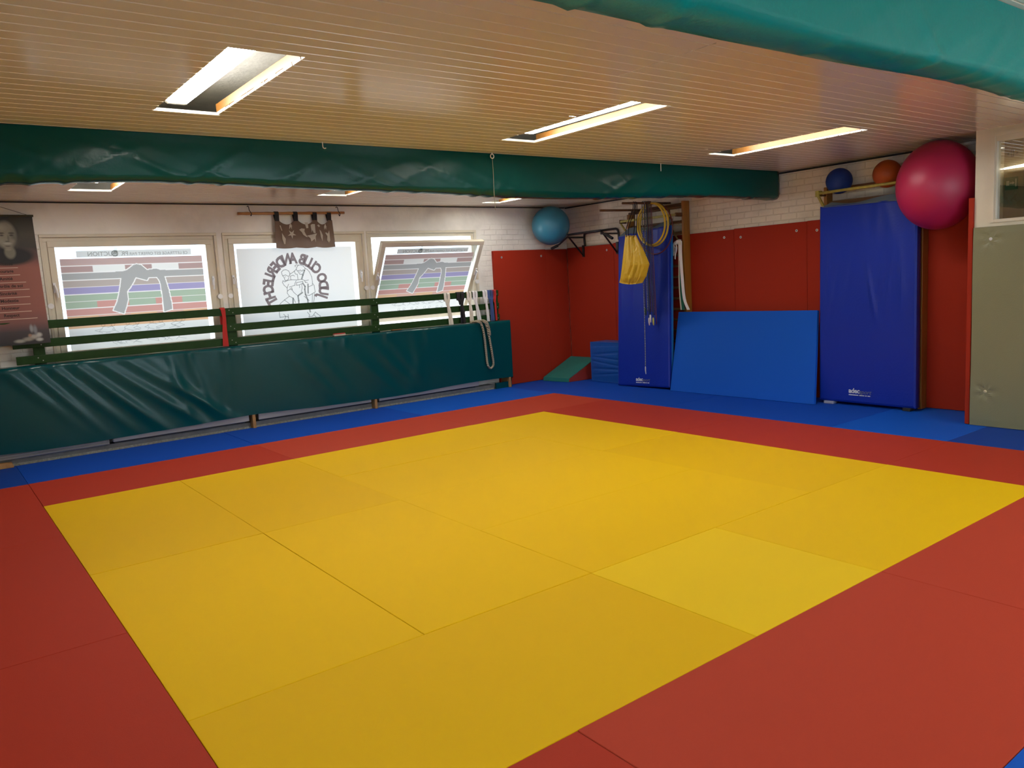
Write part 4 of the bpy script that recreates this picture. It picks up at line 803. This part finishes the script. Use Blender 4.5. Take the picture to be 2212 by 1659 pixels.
# ================================================================== HANGING THINGS AT THE STICKS
SY, SZ = .10, 2.38
bgx = thing('drawstring_bag', (1.72, .14, 1.98), 'yellow nylon bag hanging by dark straps from the upper stick', 'bag')
def bag():
    # outline in the plane x = const: (y, z) left and right edge by height
    L = [(.285, 1.985), (.335, 1.75), (.36, 1.62), (.40, 1.46), (.425, 1.40)]; Rr = [(.10, 1.965), (-.02, 1.79), (-.112, 1.615), (-.055, 1.47), (.02, 1.385)]
    def at(T_, t):
        s_ = t*(len(T_)-1); i = min(int(s_), len(T_)-2); return lerp(T_[i], T_[i+1], s_-i)
    mb = MB(); nu, nv = 64, 64; rb = random.Random(9); BF = [(rb.uniform(.1, .9), rb.uniform(-.5, .5), rb.uniform(.02, .05), rb.choice((-1, 1))*rb.uniform(.006, .014), rb.uniform(0, 1)) for _ in range(22)]
    for side in (-1, 1):
        def f(u, v):
            a, b = at(L, v), at(Rr, v); y, z = lerp(a, b, u)
            bul = math.sin(math.pi*u)**.7*(.022+.055*math.sin(math.pi*min(1, v*1.05)))
            fold = .006*math.sin(u*21+v*4)*math.sin(math.pi*u)*(1-.5*v)
            for cu, sl, w_, a_, v0 in BF: fold += a_*math.exp(-((u-cu-sl*(v-v0))/w_)**2)*math.exp(-((v-v0)/.35)**2)*math.sin(math.pi*u)
            zz = z-.02*math.sin(math.pi*u)*v+(.018*math.cos(u*19)*(1-v)**6)
            return (1.72+side*bul-(fold if side < 0 else -fold), y, zz)
        mb.grid(f, nu, nv, 0, side > 0)
    return mb.build('pouch', YNY, bgx, smooth=True)
bag()
for x, y, z1 in ((1.70, .255, 2.0), (1.735, .155, 1.985)):
    MB().ribbon(smooth_path([(x, y, z1), (x, y-.02, 2.1), (x, SY+.02, 2.30), (x, SY+.016, SZ+.0), (x, SY, SZ+.014), (x, SY-.016, SZ-.005), (x, SY-.018, 2.30), (x+.01, y-.05, 2.1), (x+.01, y-.03, z1-.02)], 4), .014, .004, (1, .3, 0)).build('strap', BLKC, bgx)
GH = 'gymnastic hoops hanging on the upper stick'
def hoop(x, r, rt_, mat, label, dy=0):
    cz = SZ-.016-.0-(r-rt_)+.002; cyy = SY+dy
    P = [(x+.03*math.sin(2*math.pi*k/64), cyy+r*math.sin(2*math.pi*k/64), cz+r*math.cos(2*math.pi*k/64)) for k in range(64)]
    return tag(MB().tube(P, rt_, 10, 0, True).build('gym_hoop', mat, smooth=True, org=(x, cyy, cz)), label, 'hoop', GH)
hoop(2.00, .262, .012, YPL, 'yellow gymnastic hoop in front, hanging on the upper stick'); hoop(2.05, .268, .012, YPL, 'yellow gymnastic hoop behind the first one'); hoop(2.075, .318, .008, MAR, 'thin dark red gymnastic hoop, the largest of the hoops')
GJ = 'skipping ropes hanging on the upper stick'
def skip(x, dy, zend, mat, handles, label, rad=.006, dx2=.03, zend2=None):
    t = thing('skipping_rope', (x, SY, SZ), label, 'skipping rope', GJ); z2 = zend2 or zend+.03
    pts = [(x, SY+.024+dy, zend), (x, SY+.022+dy*.8, zend+.3), (x, SY+.020+dy*.4, 1.75), (x, SY+.020, 2.2), (x, SY+.019, SZ-.004), (x, SY, SZ+.019), (x+.004, SY-.019, SZ-.004), (x+.006, SY-.021, 2.2), (x+dx2*.3, SY-.022+dy*.3, 1.75), (x+dx2, SY-.024+dy*.6, z2)]
    MB().tube(smooth_path(pts, 6), rad, 8).build('cord', mat, t, smooth=True)
    for (px, py, pz), L_, m, r_ in ((pts[0], .10, handles[0], handles[2]), (pts[-1], .10, handles[1], handles[2])):
        if m is None: continue
        MB().tube([(px, py, pz), (px, py, pz-.015), (px, py, pz-L_*.55), (px+.004, py, pz-L_)], [r_*.55, r_, r_*.95, r_*.6], 10).build('handle', m, t, smooth=True)
    return t
skip(1.905, .03, 1.06, BLK, (DGN, HND, .012), 'black skipping rope with one dark green and one white handle', .0042, .02, .97)
skip(1.945, .012, .93, DGN, (HND, LIME, .012), 'dark green skipping rope with white and lime handles', .004, .02, .93)
skip(1.99, -.01, 1.0, MAR, (None, None, .01), 'maroon skipping rope doubled over the stick', .0055, .02, .84)
skip(1.870, .035, .30, BWR, (CLEAR, None, .008), 'black and white twisted rope, longest of the hanging ropes', .0055, .015, 1.02)
skip(1.968, .0, 1.0, MARW, (None, None, .01), 'maroon and grey twisted rope between the skipping ropes', .0055, .018, .96)
# belts on the far climbing bars
GD = 'belts tied on the far climbing bars'
def bar_belt(path, w, mat, label, ax=(.6, -.8, 0)):
    return tag(MB().ribbon(smooth_path(path, 5), w, .005, ax).build('judo_belt', mat, org=path[0]), label, 'belt', GD)
kb = MB()
kb.ribbon(smooth_path([(2.25, -.155, 1.90), (2.22, -.10, 1.87), (2.22, -.075, 1.82), (2.24, -.05, 1.76), (2.235, -.04, 1.71), (2.23, -.09, 1.745), (2.225, -.10, 1.80), (2.22, -.06, 1.845)], 5), .036, .006, (.3, .8, .4)); kb.ribbon(smooth_path([(2.215, -.11, 1.86), (2.21, -.13, 1.80), (2.215, -.10, 1.72), (2.22, -.09, 1.66)], 4), .04, .006, (.5, .8, .2)); kb.ball((2.235, -.13, 1.87), (.03, .035, .03), 12, 8)
tag(kb.build('judo_belt', WCL2, org=(2.25, -.13, 1.88)), 'white judo belt bunched in a knot on the climbing bars', 'belt', GD)
bar_belt([(2.24, -.16, 1.90), (2.225, -.17, 1.85), (2.225, -.165, 1.6), (2.23, -.155, 1.3), (2.24, -.165, 1.01)], .038, WCL, 'cream judo belt hanging straight left of the post'); bar_belt([(2.235, -.175, 1.88), (2.22, -.185, 1.7), (2.22, -.20, 1.4), (2.225, -.22, 1.15), (2.235, -.275, 1.01)], .036, WCL2, 'white judo belt slanting across the post of the climbing bars')
bar_belt([(2.238, -.168, 1.86), (2.228, -.175, 1.55), (2.228, -.175, 1.25), (2.235, -.19, 1.01)], .036, GCL, 'green judo belt hanging beside the post of the climbing bars'); bar_belt([(2.236, -.18, 1.70), (2.232, -.19, 1.45), (2.228, -.205, 1.20), (2.236, -.225, 1.02)], .016, BLKC, 'black judo belt hanging edge-on beside the green belt')
bar_belt([(2.262, .02, 2.29), (2.26, .0, 2.1), (2.235, -.10, 1.95), (2.23, -.17, 1.86)], .022, OCL, 'olive judo belt stretched from the top rung to the knot')

# ================================================================== SMALL CEILING ITEMS
ck = thing('ceiling_hook', (-1.712, -1.60, ZC), 'eye screw with a dangling string before the padded beam', 'hook')
MB().tube([(-1.712, -1.61, ZC+.01), (-1.712, -1.61, ZC-.012)], .004, 8).build('shank', WHT, ck); MB().tube([(-1.712+.017*math.cos(k*.3926), -1.61, ZC-.029+.017*math.sin(k*.3926)) for k in range(16)], .004, 7, 0, True).build('eye', WHT, ck, smooth=True)
MB().tube(smooth_path([(-1.712, -1.61, ZC-.046), (-1.709, -1.608, 2.40), (-1.714, -1.61, 2.25), (-1.711, -1.61, 2.09)], 5), .0022, 6).build('string', M('string_beige', (.35, .31, .22), .9), ck)
tag(MB().tube(smooth_path([(-3.18, -1.61, ZC+.004), (-3.18, -1.61, 2.515), (-3.173, -1.62, 2.505), (-3.162, -1.62, 2.508)], 4), .0032, 7).build('ceiling_hook', WHT, org=(-3.18, -1.61, ZC)), 'small bare hook in the ceiling left of the string', 'hook')
tag(MB().tube([(.303, -1.61, ZC+.004), (.303, -1.61, 2.475)], .0035, 7).build('ceiling_hook', WHT, org=(.303, -1.61, ZC)), 'small straight hook in the ceiling right of the string', 'hook')

# hallway behind the pane
ex = thing('exit_sign', (2.278, -3.92, 2.11), 'green emergency exit sign seen through the partition pane', 'sign')
MB().box(2.268, 2.279, -3.985, -3.885, 2.055, 2.165).build('panel', EXG, ex, bev=.002)
mb = MB(); 
def sg(pts, m=0): mb.poly([(2.2672, -3.885-.1*u, 2.055+.11*v) for u, v in pts], m)
sg([(.10, .34), (.10, .72), (.34, .72), (.34, .34)]); sg([(.38, .48), (.38, .58), (.62, .58), (.62, .48)]); sg([(.60, .40), (.60, .66), (.78, .53)]); sg([(.82, .2), (.82, .84), (.92, .84), (.92, .2)])
mb.build('pictogram', EXW, ex)
nt = thing('wall_notice', (2.278, -3.93, 2.37), 'small faded notice with arrows above the exit sign', 'notice'); mb = MB()
def ln_(y0, y1, z0, z1): mb.box(2.274, 2.279, y1, y0, z0, z1)
ln_(-3.925, -3.930, 2.34, 2.40); ln_(-3.945, -3.950, 2.34, 2.40); ln_(-3.925, -3.950, 2.34, 2.345); ln_(-3.925, -3.950, 2.395, 2.40)
for yy in (-3.90, -3.972): mb.add([(2.274, yy+.010, 2.36), (2.274, yy-.010, 2.36), (2.274, yy-.004, 2.385)], [(0, 1, 2)])
mb.build('frame', M('notice_brown', (.10, .07, .05), .7), nt)
hl = thing('reflection_tubes', (2.2, -4.4, 2.26), 'two glowing white tubes added behind the pane as its lamp reflections', 'lamp')  # glowing tubes stand in for lamp reflections on the glass
for z0, z1 in ((2.243, 2.262), (2.243, 2.33)): MB().tube([(2.24, -3.885, z0), (2.24, -5.0, z1)], .008, 8).build('tube', TUBE, hl, smooth=True)  # added tubes, standing in for lamp reflections on the pane
MB().box(2.245, 2.279, -5.0, -3.90, 2.20, 2.215).build('added_holder', BEIGE, hl)
